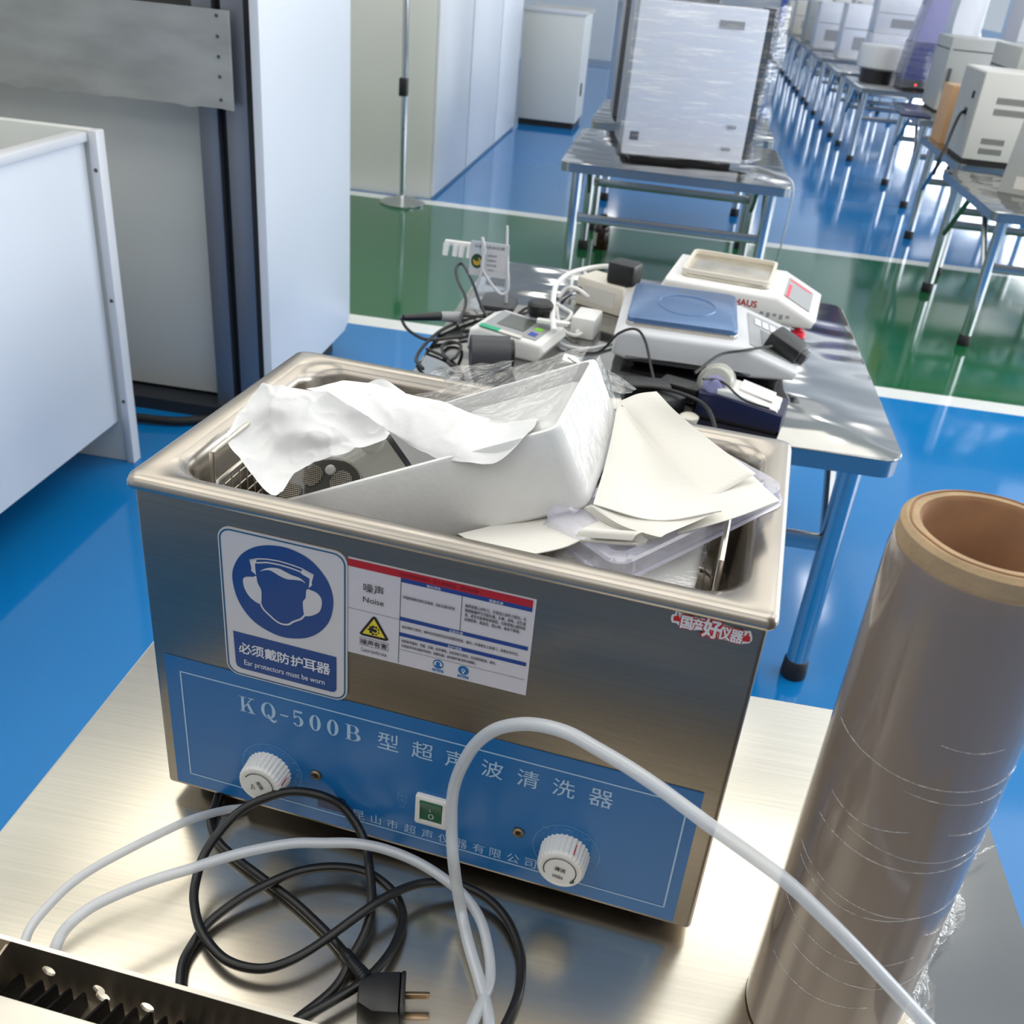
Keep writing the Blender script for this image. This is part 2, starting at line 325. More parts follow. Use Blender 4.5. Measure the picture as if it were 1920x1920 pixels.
# measured outlines and cable routes, in metres
D={'cordA':[(-0.1913,0.4662,0.813),(-0.1687,0.502,0.813),(-0.1622,0.5323,0.817),(-0.1582,0.5553,0.821),(-0.1602,0.5808,0.827),(-0.1707,0.6098,0.831),(-0.1854,0.6386,0.839),(-0.2078,0.6524,0.857),(-0.2293,0.6505,0.871),(-0.2583,0.6473,0.873),(-0.282,0.6353,0.869),(-0.3016,0.6232,0.859),(-0.3135,0.603,0.849),(-0.3194,0.5837,0.839),(-0.3163,0.5586,0.831),(-0.309,0.5413,0.827),(-0.2941,0.5214,0.824),(-0.2723,0.5053,0.822),(-0.2532,0.4988,0.822),(-0.2317,0.499,0.823),(-0.2147,0.5063,0.825),(-0.1982,0.5206,0.827),(-0.1816,0.5415,0.829),(-0.1617,0.5667,0.833),(-0.1451,0.5874,0.833),(-0.1252,0.607,0.829),(-0.1044,0.6177,0.825),(-0.0834,0.6205,0.822),(-0.0586,0.6137,0.819),(-0.0384,0.5973,0.817),(-0.0229,0.5721,0.815),(-0.0179,0.5493,0.814),(-0.0175,0.5277,0.814),(-0.0233,0.5002,0.814),(-0.0324,0.4751,0.814)],'cordB':[(-0.1891,0.4607,0.822),(-0.1827,0.4666,0.822),(-0.162,0.4871,0.823),(-0.1441,0.5082,0.823),(-0.1326,0.5369,0.82),(-0.129,0.5645,0.818),(-0.1322,0.5835,0.818),(-0.1442,0.5995,0.82),(-0.1651,0.6109,0.823),(-0.1861,0.6155,0.823),(-0.2108,0.612,0.823),(-0.2348,0.6014,0.823),(-0.2528,0.5864,0.823),(-0.2711,0.5686,0.821),(-0.2863,0.5495,0.818),(-0.2956,0.5316,0.816),(-0.2995,0.5112,0.814),(-0.2992,0.4951,0.814),(-0.292,0.4753,0.814),(-0.2821,0.4571,0.814),(-0.2645,0.4361,0.814)],'cordC':[(-0.349,0.6835,0.815),(-0.3456,0.6659,0.815),(-0.3421,0.6462,0.815),(-0.3319,0.6311,0.814),(-0.3163,0.6181,0.814),(-0.2925,0.6051,0.814),(-0.2675,0.5929,0.814),(-0.2337,0.5764,0.814),(-0.2093,0.562,0.814),(-0.1874,0.5476,0.814),(-0.1701,0.5341,0.815)],'relief':[(-0.1698,0.5334,0.816),(-0.1545,0.5191,0.821),(-0.1418,0.5063,0.825)],'plugc':[(-0.1414,0.505,0.827),(-0.122,0.4891,0.829),(-0.1375,0.4861,0.827),(-0.1176,0.5009,0.831),(-0.1075,0.4892,0.831),(-0.0968,0.4943,0.831)],'tubeB':[(-0.3922,0.4626,0.839),(-0.3916,0.4652,0.844),(-0.3913,0.4758,0.849),(-0.3864,0.4861,0.854),(-0.3773,0.5016,0.856),(-0.3592,0.5206,0.857),(-0.3389,0.5397,0.856),(-0.3167,0.5569,0.855),(-0.2996,0.5704,0.855),(-0.2753,0.5868,0.855),(-0.2432,0.6053,0.853),(-0.2147,0.6128,0.853),(-0.1874,0.619,0.853),(-0.1594,0.6239,0.847),(-0.1298,0.6235,0.839),(-0.1022,0.6144,0.835),(-0.0806,0.6048,0.829),(-0.0615,0.5872,0.823),(-0.0484,0.559,0.819),(-0.043,0.5354,0.817),(-0.0454,0.5155,0.817),(-0.0498,0.4941,0.817),(-0.0531,0.4773,0.817)],'tubeC':[(-0.4241,0.4691,0.829),(-0.4272,0.4764,0.829),(-0.429,0.4893,0.831),(-0.4249,0.5058,0.835),(-0.4176,0.5255,0.839),(-0.405,0.5452,0.843),(-0.3851,0.5673,0.847),(-0.3667,0.5935,0.845),(-0.3483,0.6223,0.839),(-0.3309,0.6559,0.821),(-0.314,0.6683,0.816)],'tubeA':[(-0.037,0.4791,0.815),(-0.0369,0.4993,0.816),(-0.0501,0.53,0.817),(-0.0678,0.5637,0.821),(-0.0815,0.5915,0.831),(-0.0893,0.5854,0.8892),(-0.0952,0.5961,0.9192),(-0.0976,0.6014,0.95),(-0.0952,0.6011,0.9743),(-0.0885,0.5953,1.0023),(-0.0793,0.5893,1.0284),(-0.0648,0.5827,1.0516),(-0.0468,0.5747,1.0681),(-0.0294,0.5668,1.078),(-0.0077,0.5564,1.0844),(0.0142,0.546,1.0839),(0.0359,0.5356,1.0824),(0.0569,0.5253,1.0795),(0.0776,0.515,1.075),(0.0977,0.5047,1.0708),(0.1233,0.4959,1.0624),(0.1522,0.4868,1.051),(0.1771,0.479,1.0361),(0.2028,0.4712,1.019),(0.2313,0.4631,0.9977),(0.2576,0.4552,0.9781),(0.284,0.4473,0.9579)],'kq':[(-0.1704,0.1421),(-0.1483,0.1394),(-0.1332,0.1404),(-0.1182,0.1413),(-0.1012,0.1416),(-0.0838,0.1415),(-0.0645,0.142)],'main':[(-0.0299,0.1431),(0.0027,0.1418),(0.0337,0.144),(0.0679,0.1423),(0.1005,0.1434),(0.1327,0.1426),(0.1658,0.143)],'comp':[(-0.0574,0.0405),(-0.0399,0.0405),(-0.0231,0.0403),(-0.0055,0.0447),(0.0116,0.044),(0.0286,0.0434),(0.0449,0.0425),(0.0623,0.0413),(0.0788,0.0427),(0.0958,0.0422),(0.1123,0.0409)],'sg_circle':[(-0.1754,0.2826),(-0.1728,0.2955),(-0.1655,0.3084),(-0.1539,0.3182),(-0.1409,0.3236),(-0.1263,0.3256),(-0.1137,0.3238),(-0.1022,0.3189),(-0.0924,0.31),(-0.0853,0.2989),(-0.082,0.2857),(-0.0828,0.2721),(-0.0865,0.2596),(-0.0941,0.248),(-0.1045,0.2391),(-0.1159,0.2343),(-0.1293,0.2321),(-0.1426,0.2343),(-0.1558,0.2404),(-0.1658,0.2505),(-0.1727,0.2646)],'sg_band':[(-0.1578,0.3048),(-0.1507,0.3079),(-0.1414,0.31),(-0.1304,0.3108),(-0.1195,0.31),(-0.1096,0.3086),(-0.0992,0.3048),(-0.1012,0.2968),(-0.1008,0.2944),(-0.104,0.2905),(-0.1029,0.3003),(-0.1106,0.3034),(-0.1196,0.305),(-0.1306,0.3057),(-0.1416,0.3054),(-0.1529,0.3016),(-0.1527,0.2945),(-0.1522,0.2911),(-0.1547,0.293),(-0.1569,0.2945),(-0.1563,0.2972)],'sg_hair':[(-0.1485,0.2961),(-0.1437,0.2999),(-0.138,0.3023),(-0.1307,0.3032),(-0.1243,0.3013),(-0.1189,0.2997),(-0.1125,0.2989),(-0.1089,0.2968),(-0.1069,0.2948),(-0.1107,0.2961),(-0.1162,0.2957),(-0.1236,0.2945),(-0.13,0.2958),(-0.1345,0.2977),(-0.1391,0.2993),(-0.1437,0.2984)],'sg_cupL':[(-0.165,0.2832),(-0.163,0.2863),(-0.1591,0.2878),(-0.1553,0.2886),(-0.1523,0.2901),(-0.1514,0.2837),(-0.1484,0.2773),(-0.1482,0.2711),(-0.1495,0.2624),(-0.1556,0.2639),(-0.1611,0.2687),(-0.1645,0.2761)],'sg_cupR':[(-0.1059,0.2885),(-0.1018,0.289),(-0.0963,0.2874),(-0.0927,0.2828),(-0.0924,0.2757),(-0.0947,0.2688),(-0.1003,0.2637),(-0.106,0.2611),(-0.1087,0.2619),(-0.1094,0.2669),(-0.1096,0.2752),(-0.107,0.28)],'sg_jaw':[(-0.1495,0.2629),(-0.1474,0.2577),(-0.1419,0.2528),(-0.1363,0.2485),(-0.1307,0.2463),(-0.1241,0.2473),(-0.1202,0.2508),(-0.1154,0.2542),(-0.1116,0.2569),(-0.1083,0.2615)],'sg_bar':[(-0.1781,0.2255),(-0.0793,0.2247),(-0.0794,0.1884),(-0.0813,0.1853),(-0.0842,0.1844),(-0.1724,0.185),(-0.1763,0.1867),(-0.1775,0.1909)],'sg_cn':[(-0.1671,0.2092),(-0.1548,0.2088),(-0.142,0.209),(-0.1298,0.2094),(-0.117,0.2098),(-0.1046,0.209),(-0.0917,0.2089)],'sg_en':[(-0.168,0.192),(-0.0911,0.1928)],'stk':[(0.1959,0.3513),(0.1976,0.3521),(0.1998,0.3512),(0.2046,0.3503),(0.2125,0.3499),(0.2197,0.3505),(0.225,0.3516),(0.2287,0.351),(0.2328,0.349),(0.2394,0.3478),(0.2462,0.3475),(0.2502,0.3477),(0.2527,0.3487),(0.2536,0.3467),(0.255,0.3432),(0.2553,0.3404),(0.2536,0.3374),(0.2502,0.3364),(0.2478,0.3349),(0.2428,0.3346),(0.2358,0.3355),(0.2302,0.3362),(0.2266,0.3354),(0.2232,0.3362),(0.219,0.3393),(0.2162,0.3396),(0.2118,0.3379),(0.2053,0.3383),(0.201,0.3386),(0.1983,0.3409),(0.1951,0.3406),(0.1938,0.3431),(0.1938,0.3471),(0.1961,0.3485)],'stk_thL':[(0.1953,0.3463),(0.197,0.3474),(0.198,0.3482),(0.1974,0.3506),(0.1981,0.3508),(0.199,0.3482),(0.2008,0.3456),(0.2019,0.3419),(0.1998,0.3431),(0.1959,0.3426)],'stk_thR':[(0.2479,0.3423),(0.2501,0.3438),(0.2511,0.3466),(0.252,0.3468),(0.2522,0.3444),(0.2535,0.3436),(0.2541,0.3398),(0.2529,0.3387),(0.2485,0.3384)],'stk_ch':[(0.2057,0.3438),(0.214,0.3439),(0.2249,0.3435),(0.2348,0.342),(0.2438,0.3414)],'nq':[(-0.0687,0.3295),(0.0876,0.3282),(0.0867,0.2346),(-0.0694,0.234)],'tissue1':[[(-0.2265,0.16,0.3883),(-0.2043,0.16,0.3904),(-0.1823,0.16,0.3925),(-0.1552,0.16,0.3902),(-0.1234,0.155,0.3806),(-0.0935,0.15,0.3676)],[(-0.2325,0.14,0.3763),(-0.2002,0.13,0.3824),(-0.1758,0.135,0.3825),(-0.1511,0.145,0.3753),(-0.123,0.148,0.3689),(-0.0932,0.148,0.3674)],[(-0.2307,0.11,0.3683),(-0.2066,0.12,0.3608),(-0.1743,0.115,0.3681),(-0.145,0.12,0.3683),(-0.1248,0.14,0.361),(-0.0931,0.145,0.3671)],[(-0.2211,0.08,0.3635),(-0.2019,0.095,0.35),(-0.1804,0.11,0.3478),(-0.1493,0.112,0.3569),(-0.1275,0.128,0.3586),(-0.0937,0.14,0.367)],[(-0.1883,0.06,0.3512),(-0.1601,0.05,0.3392),(-0.1622,0.085,0.3417),(-0.1434,0.105,0.351),(-0.1214,0.12,0.357),(-0.096,0.138,0.3658)]],'tissue2':[[(-0.1832,0.162,0.3926),(-0.1605,0.19,0.3924),(-0.1357,0.21,0.3874),(-0.1023,0.21,0.3866),(-0.0467,0.19,0.3905),(-0.0003,0.175,0.3908),(0.0434,0.16,0.4076)],[(-0.1696,0.162,0.392),(-0.1456,0.175,0.3878),(-0.1198,0.185,0.3835),(-0.0791,0.17,0.3856),(-0.0266,0.145,0.3917),(0.0159,0.135,0.3964),(0.0464,0.13,0.4151)],[(-0.1572,0.161,0.3899),(-0.1247,0.158,0.3802),(-0.0928,0.152,0.3718),(-0.0504,0.128,0.3782),(-0.0069,0.103,0.3909),(0.0255,0.101,0.3993),(0.0478,0.105,0.4201)],[(-0.1514,0.16,0.3887),(-0.1181,0.155,0.3779),(-0.0851,0.146,0.3683),(-0.037,0.112,0.3746),(0.0019,0.088,0.389),(0.0264,0.086,0.3958),(0.0466,0.092,0.4206)]],'tissue3':[[(-0.1832,0.285,0.3463),(-0.1593,0.29,0.3595),(-0.1311,0.285,0.3522)],[(-0.1741,0.275,0.3476),(-0.1532,0.28,0.3528),(-0.1213,0.27,0.3538)]],'pap_front':[[(0.0975,0.262,0.3898),(0.1005,0.262,0.3909),(0.1045,0.26,0.3914)],[(0.1026,0.21,0.3808),(0.1303,0.205,0.3833),(0.141,0.2,0.3899)],[(0.1064,0.155,0.3714),(0.1484,0.145,0.3749),(0.1803,0.14,0.3913)],[(0.1093,0.1,0.3678),(0.1659,0.075,0.3791),(0.214,0.1,0.3861)]],'pap_front2':[[(0.1093,0.1,0.3678),(0.1659,0.075,0.3791),(0.214,0.1,0.3861)],[(0.1089,0.098,0.3672),(0.1706,0.055,0.3788),(0.2117,0.092,0.3858)]],'pap_tri':[[(0.1091,0.101,0.3678),(0.1381,0.09,0.3711),(0.1677,0.085,0.3807),(0.2139,0.1,0.3866)],[(0.1094,0.1,0.3673),(0.1398,0.08,0.3717),(0.1696,0.068,0.3788),(0.1945,0.08,0.3807)],[(0.1095,0.1,0.3663),(0.1414,0.072,0.3703),(0.1717,0.055,0.3771),(0.1763,0.057,0.3786)]],'pap_mid':[[(0.0954,0.285,0.3865),(0.1121,0.29,0.3959),(0.1308,0.285,0.4037)],[(0.1212,0.25,0.3786),(0.1401,0.25,0.3909),(0.1556,0.245,0.4033)],[(0.1555,0.18,0.373),(0.1808,0.19,0.3873),(0.1995,0.2,0.3975)],[(0.1872,0.12,0.3703),(0.2105,0.145,0.3785),(0.2368,0.17,0.3915)]],'pap_back':[[(0.1781,0.2,0.3684),(0.2029,0.205,0.377),(0.2282,0.2,0.3805)],[(0.1812,0.13,0.3716),(0.2109,0.14,0.3785),(0.2492,0.155,0.3859)],[(0.1836,0.08,0.368),(0.219,0.1,0.3782),(0.2596,0.135,0.3876)]],'pap_low':[[(-0.0025,0.085,0.32),(0.0492,0.115,0.3324),(0.0994,0.13,0.3526),(0.1297,0.12,0.3542)],[(0.0307,0.045,0.3369),(0.0727,0.065,0.3468),(0.1096,0.09,0.356),(0.1504,0.07,0.3655)],[(0.0656,0.032,0.345),(0.0972,0.045,0.3534),(0.1211,0.065,0.3597),(0.1541,0.06,0.366)]],'film':[[(-0.1327,0.285,0.3439),(-0.0774,0.285,0.3704),(-0.0262,0.28,0.3978),(0.0173,0.275,0.4207),(0.0606,0.275,0.4408)],[(-0.0992,0.25,0.3542),(-0.0531,0.245,0.3753),(-0.0093,0.24,0.3988),(0.0276,0.235,0.4171),(0.0597,0.235,0.4329)],[(-0.0633,0.21,0.3718),(-0.0299,0.205,0.3834),(0.0072,0.2,0.3994),(0.0379,0.195,0.4144),(0.0614,0.19,0.4298)],[(-0.0429,0.18,0.3828),(-0.0142,0.17,0.3901),(0.022,0.165,0.3995),(0.0479,0.155,0.4142),(0.0631,0.15,0.4269)]],'filmback':[[(-0.1408,0.33,0.3501),(-0.0985,0.33,0.3692),(-0.063,0.33,0.3801),(-0.0259,0.32,0.3953)],[(-0.139,0.31,0.3366),(-0.0955,0.305,0.3606),(-0.0537,0.3,0.3789),(-0.0191,0.295,0.3967)]],'filmright':[[(0.0781,0.3,0.4131),(0.0896,0.3,0.4084),(0.1077,0.3,0.3958)],[(0.0888,0.285,0.395),(0.0971,0.285,0.3937),(0.1074,0.285,0.3969)]],'dv':[(-0.1598,0.135,0.3054),(-0.1994,0.1228,0.2896),(-0.1801,0.1558,0.3188),(-0.1175,0.1414,0.3169),(-0.1685,0.1431,0.3105),(-0.1845,0.1282,0.2961),(-0.1371,0.1399,0.3127),(-0.1522,0.149,0.3176),(-0.1217,0.185,0.3343),(-0.141,0.165,0.3136),(-0.1098,0.19,0.3392)],'nv':(-0.1196,-0.6178,0.7772)}
# ------------------------------------------------------------------ the room
def floor_mat():
    m = bpy.data.materials.new('epoxy_floor'); m.use_nodes = True; nt = m.node_tree; N = nt.nodes; L = nt.links; p = N['Principled BSDF']
    g = N.new('ShaderNodeNewGeometry'); s = N.new('ShaderNodeSeparateXYZ'); L.new(g.outputs['Position'], s.inputs[0])
    r = N.new('ShaderNodeValToRGB'); r.color_ramp.interpolation = 'CONSTANT'
    mr = N.new('ShaderNodeMapRange'); mr.inputs['From Min'].default_value = 4; mr.inputs['From Max'].default_value = 8; L.new(s.outputs['Y'], mr.inputs['Value']); L.new(mr.outputs[0], r.inputs[0])
    blue = lin((12, 112, 178))+(1,); green = lin((22, 88, 54))+(1,); white = lin((214, 218, 218))+(1,)
    e = r.color_ramp.elements; e[0].position = 0; e[0].color = blue; e[1].position = (4.255-4)/4; e[1].color = white
    for y, c in ((4.38, green), (6.745, white), (6.865, blue)): q = e.new((y-4)/4); q.color = c
    n = N.new('ShaderNodeTexNoise'); n.inputs['Scale'].default_value = 1.3; n.inputs['Detail'].default_value = 4; L.new(g.outputs['Position'], n.inputs['Vector'])
    hs = N.new('ShaderNodeHueSaturation'); m2 = N.new('ShaderNodeMapRange'); m2.inputs['To Min'].default_value = .9; m2.inputs['To Max'].default_value = 1.1
    L.new(n.outputs[0], m2.inputs['Value']); L.new(m2.outputs[0], hs.inputs['Value']); L.new(r.outputs[0], hs.inputs['Color']); L.new(hs.outputs[0], p.inputs['Base Color'])
    b = N.new('ShaderNodeBump'); b.inputs['Strength'].default_value = .06; b.inputs['Distance'].default_value = .02; L.new(n.outputs[0], b.inputs['Height']); L.new(b.outputs[0], p.inputs['Normal'])
    p.inputs['Roughness'].default_value = .09; p.inputs['IOR'].default_value = 1.5
    return m
FX0, FX1, FY0, FY1 = -4.6, 7.6, -4, 44
struct('floor', MB().box(FX0, FX1, FY0, FY1, -.1, 0), floor_mat())
struct('ceiling', MB().box(FX0, FX1, FY0, FY1, CEIL, CEIL+.1), 'ceil')
struct('wall_left', MB().box(FX0-.1, FX0, FY0, FY1, 0, CEIL), 'wall')
struct('wall_back', MB().box(FX0, FX1, FY0-.1, FY0, 0, CEIL), 'wall_dim')  # unseen wall; darker paint put in to keep reflections behind the camera dim
struct('wall_far', MB().box(FX0, FX1, FY1, FY1+.1, 0, CEIL), 'wall')
w = MB().box(FX1, FX1+.1, FY0, FY1, 0, .7).box(FX1, FX1+.1, FY0, FY1, 3.5, CEIL)
for i in range(9): w.box(FX1, FX1+.1, -3.6+4.6*i-.25, -3.6+4.6*i+.25, .7, 3.5)
struct('wall_right', w, 'wall')
# far partition left of the aisle
struct('wall_partition', MB().box(-4.5, -1.2, 17.9, 18.0, .06, 3), 'wall')
# row of tall white panels along the left aisle (each lifts out on its own)
for i, (y0, y1, lb) in enumerate(((6.9, 8.0, 'nearest tall white wall panel of the left aisle, behind the steel stand'), (8.03, 9.26, 'middle tall white wall panel of the left aisle, between two dark seams'), (9.29, 10.4, 'farthest tall white wall panel of the left aisle, next to the low white cabinet'))):
    t = thing('tall_panel_cabinet', lb, 'cabinet', (-2.5, (y0+y1)/2, 0), group='tall white panel cabinets along the left aisle')
    obj('body', MB().box(-3.4, -1.59, y0, y1, .0, 2.4, .006), 'panel_grey', t)
    obj('door', MB().box(-1.589, -1.572, y0+.004, y1-.004, .02, 2.39, .003), 'panel_white', t)
# ------------------------------------------------------------------ left: fume cupboard with steel band
t = thing('fume_cupboard', 'tall grey-white cupboard with a worn steel band across its front and a white side panel', 'cupboard', (-2.3, 3.5, 0))
obj('side_panel', MB().prism([(3.08, .1), (3.9, .1), (3.97, .075+.06), (3.97, 2.3), (3.08, 2.3)], -1.275, -1.245, 'x', .003), 'panel_white', t)
obj('back_body', MB().box(-3.6, -1.30, 3.3, 3.95, .12, 2.3), 'panel_grey', t)
obj('front_panel', MB().box(-3.6, -1.475, 3.19, 3.215, .06, 1.3, .003), 'panel_grey', t)
obj('plinth', MB().box(-3.6, -1.30, 3.10, 3.9, 0, .045), 'plinth', t)  # plinth brought forward; its dark colour also stands in for the floor shadow
obj('frame_post', MB().box(-1.472, -1.408, 3.12, 3.22, .02, 2.2, .003), 'alu', t)
obj('gasket', MB().box(-1.408, -1.372, 3.15, 3.24, .02, 2.2), 'alu_black', t)
obj('frame_post', MB().box(-1.372, -1.30, 3.10, 3.22, .02, 2.2, .003), 'alu', t)
obj('gasket', MB().box(-1.30, -1.275, 3.10, 3.3, .02, 2.2), 'alu_black', t)
b = MB(); nx = 60
top = [(-3.4+2.075*i/nx, 1.345) for i in range(nx+1)]
bot = [(-3.4+2.075*i/nx, 1.075-(.012 if i % 4 == 0 else 0)*random.random()) for i in range(nx, -1, -1)]
b.prism(top+bot, 3.045, 3.06, 'y')
bd = obj('steel_band', b, 'band', t)
for z in (1.10, 1.165, 1.22, 1.275, 1.33): obj('rivet', MB().lathe([(.005, 0), (.0045, .003), (.001, .004)], (-1.36, 3.045, z), 12, (0, -1, 0)), 'dgrey_pl', bd)
obj('upper_panel', MB().box(-3.6, -1.475, 3.16, 3.2, 1.36, 2.2), 'panel_white', t)
# nearer low cabinet, open top
t = thing('open_top_cabinet', 'low white open-topped cabinet at the left edge with a screwed end flange', 'cabinet', (-2.2, 2.0, 0))
obj('side_panel', MB().box(-1.635, -1.613, 1.2, 2.692, .148, 1.006, .002), 'panel_white', t)
obj('top_rail', MB().box(-1.645, -1.60, 1.2, 2.692, 1.006, 1.032, .004), 'panel_edge', t)
fl = obj('end_flange', MB().box(-2.8, -1.60, 2.70, 2.735, .0, 1.036, .004), 'panel_grey', t)
obj('flange_edge', MB().box(-1.60, -1.574, 2.69, 2.735, .0, 1.036, .003), 'panel_edge', t)
for z in (.93, .55, .22): obj('screw', MB().lathe([(.006, 0), (.005, .002), (.001, .003)], (-1.587, 2.69, z), 12, (0, -1, 0)), 'dgrey_pl', fl)
obj('inner_panel', MB().box(-2.8, -2.77, 1.2, 2.70, .03, 1.0), 'panel_grey', t)
obj('bottom', MB().box(-2.77, -1.635, 1.2, 2.70, .25, .28), 'panel_grey', t)
tag(obj('floor_hose', MB().tube([(-2.6, 2.90, .018), (-2.2, 2.93, .018), (-1.85, 2.97, .02), (-1.70, 2.98, .02), (-1.58, 3.0, .018), (-1.50, 3.04, .018), (-1.42, 3.07, .018)], .016, 10, 6), 'black_rubber'), 'black hose lying on the blue floor before the grey-white cupboard', 'hose')
# low white cabinet at the end of the aisle
t = thing('low_cabinet', 'low greenish-white cabinet with open rim at the far end of the left aisle', 'cabinet', (-1.3, 10.9, 0))
b = MB().box(-1.6, -1.0, 10.68, 10.71, .06, 1.04, .003).box(-1.6, -1.0, 11.4, 11.43, .06, 1.04).box(-1.6, -1.57, 10.71, 11.4, .06, 1.04).box(-1.03, -1.0, 10.71, 11.4, .06, 1.04)
obj('body', b, 'panel_grey', t); obj('inner_floor', MB().box(-1.57, -1.03, 10.71, 11.4, .5, .52), 'panel_grey', t)
obj('rim', MB().box(-1.62, -.98, 10.67, 10.70, 1.04, 1.08, .003), 'panel_edge', t); obj('rim', MB().box(-1.62, -.98, 11.41, 11.44, 1.04, 1.08), 'panel_edge', t)
obj('plinth', MB().box(-1.58, -1.02, 10.7, 11.4, 0, .06), 'black_rubber', t); obj('handle', MB().box(-1.0, -.985, 10.9, 10.93, .3, .42, .003), 'dgrey_pl', t)
# stanchion
t = thing('barrier_post', 'chrome barrier post with a round dished base before the tall white panels', 'post', (-1.73, 6.68, 0))
obj('base', MB().lathe([(.15, 0), (.152, .012), (.13, .022), (.06, .04), (.03, .055), (.022, .06)], (-1.73, 6.68, 0), 36), 'leg_steel', t)
obj('pole', MB().cyl((-1.73, 6.68, .05), (-1.745, 6.68, 1.55), .02), 'leg_steel', t)
obj('clip', MB().box(-1.765, -1.715, 6.64, 6.70, .68, .79, .006), 'black_pl', t)
# ------------------------------------------------------------------ stainless tables
def make_table(name, label, x0, x1, y0, y1, zt, top, ins=(.1, .1), group=None, br=.28):
    t = thing(name, label, 'table', ((x0+x1)/2, (y0+y1)/2, 0), group=group)
    obj('tabletop', MB().prism(rrect(x0, x1, y0, y1, .05), zt-.006, zt, 'z', .0025), top, t)
    rail = rrect(x0+.004, x1-.004, y0+.004, y1-.004, .046); inner = rrect(x0+.02, x1-.02, y0+.02, y1-.02, .03)
    b = MB(); A = [[b.v((p[0], p[1], z)) for p in r] for r, z in ((rail, zt-.006), (rail, zt-.045), (inner, zt-.045), (inner, zt-.008))]; n = len(rail)
    for k in range(3):
        for i in range(n): b.f([A[k][i], A[k][(i+1) % n], A[k+1][(i+1) % n], A[k+1][i]])
    obj('apron', b, 'apron_steel', t)
    lx0, lx1, ly0, ly1 = x0+ins[0], x1-ins[0], y0+ins[1], y1-ins[1]
    for lx in (lx0, lx1):
        for ly in (ly0, ly1):
            lg = obj('leg', MB().cyl((lx, ly, .03), (lx, ly, zt-.02), .027, n=24), 'leg_steel', t)
            obj('rubber_foot', MB().lathe([(.031, 0), (.033, .006), (.031, .05), (.027, .055)], (lx, ly, 0), 24), 'black_rubber', lg)
    zb = zt-br
    for ly in (ly0, ly1): obj('crossbar', MB().box(lx0, lx1, ly-.008, ly+.008, zb-.022, zb+.022, .003), 'apron_steel', t)
    for lx in (lx0, lx1):
        for ly, s in ((ly0, 1), (ly1, -1)):
            obj('brace', MB().cyl((lx, ly+s*.01, zb-.06), (lx, ly+s*.36, zt-.04), .014, n=8), 'apron_steel', t)
    return t
TT = .68
mid = make_table('folding_table', 'stainless table with rounded corners behind the tank, covered in scales and cables', -.525, .605, 2.045, 3.2, TT, 'mirror_steel', (.085, .1), 'stainless folding tables')
GT = 'stainless folding tables'
dup(mid, (.0, 3.02, 0), 'stainless table carrying the wrapped white cabinet, across the green strip', GT)
dup(mid, (.01, 4.47, 0), 'stainless table right behind the one with the wrapped white cabinet', GT)
right_tabs = [(1.54, 5.08, 'nearest table of the right row, cut by the right frame edge'), (1.68, 6.47, 'second table of the right row, under the vented box and the brown carton'), (1.84, 8.55, 'third table of the right row, below the tall grey cabinet'), (1.68, 10.65, 'fourth table of the right row, below the navy wrapped instrument'), (1.66, 12.2, 'fifth table of the right row, behind the round white drum')]
for i in range(9): right_tabs.append((1.66, 14.1+1.5*i, 'table of the right row receding beyond the round white drum'))
for x, y, lb in right_tabs: dup(mid, (x+.525, y-2.045, 0), lb, GT)
# the table the tank stands on
BT = .809
t = thing('work_table', 'brushed stainless work table under the ultrasonic tank', 'table', (-.04, .55, 0))
obj('tabletop', MB().box(-.53, .444, .10, .992, BT-.03, BT, .004), 'table_steel', t)
for x in (-.47, .385):
    for y in (.17, .92): obj('leg', MB().cyl((x, y, 0), (x, y, BT-.03), .022), 'leg_steel', t)
obj('shelf_rail', MB().box(-.47, .385, .90, .93, .2, .23), 'apron_steel', t)
# ------------------------------------------------------------------ ultrasonic tank
BF = Matrix.Translation((-.138, .651, BT)) @ Matrix.Rotation(radians(-6.1852), 4, 'Z')     # frame of the tank: x right, y back, z up
HW, DP, HT = .265, .32, .3613
tk = thing('ultrasonic_cleaner', 'stainless ultrasonic cleaner tank with a blue control panel and white knobs', 'cleaner', (0, .16, 0), BF)
b = MB()                                            # shell: front, sides, back, bottom
b.prism(rrect(-HW, HW, 0, DP, .005, 3), .012, HT-.010, 'z', .002)
for fc in list(b.bm.faces):
    if fc.normal.z > .9 or (len(fc.verts) > 8 and all(v.co.z > HT-.02 for v in fc.verts)): b.bm.faces.remove(fc)
obj('body', b, 'steel', tk)
b = MB()                                            # rim and basin, one pressed sheet
ov = .0066; prof = [(rrect(-HW-ov+.0015, HW+ov-.0015, -ov+.0015, DP+ov-.0015, .010), HT-.0105), (rrect(-HW-ov, HW+ov, -ov, DP+ov, .012), HT-.009), (rrect(-HW-ov, HW+ov, -ov, DP+ov, .012), HT-.006),
        (rrect(-HW-ov+.002, HW+ov-.002, -ov+.002, DP+ov-.002, .011), HT-.001), (rrect(-HW-ov+.006, HW+ov-.006, -ov+.006, DP+ov-.006, .010), HT+.001),
        (rrect(-.255, .255, .010, .312, .018), HT), (rrect(-.248, .248, .016, .306, .036), HT-.001), (rrect(-.243, .243, .021, .301, .038), HT-.005), (rrect(-.240, .240, .024, .298, .038), HT-.014),
        (rrect(-.236, .236, .028, .294, .036), HT-.13), (rrect(-.230, .230, .034, .288, .034), HT-.148), (rrect(-.215, .215, .05, .272, .03), HT-.152)]
R = [[b.v((p[0], p[1], z)) for p in r] for r, z in prof]; n = len(R[0])
for k in range(len(R)-1):
    for i in range(n): b.f([R[k][i], R[k][(i+1) % n], R[k+1][(i+1) % n], R[k+1][i]])
b.f(R[-1])
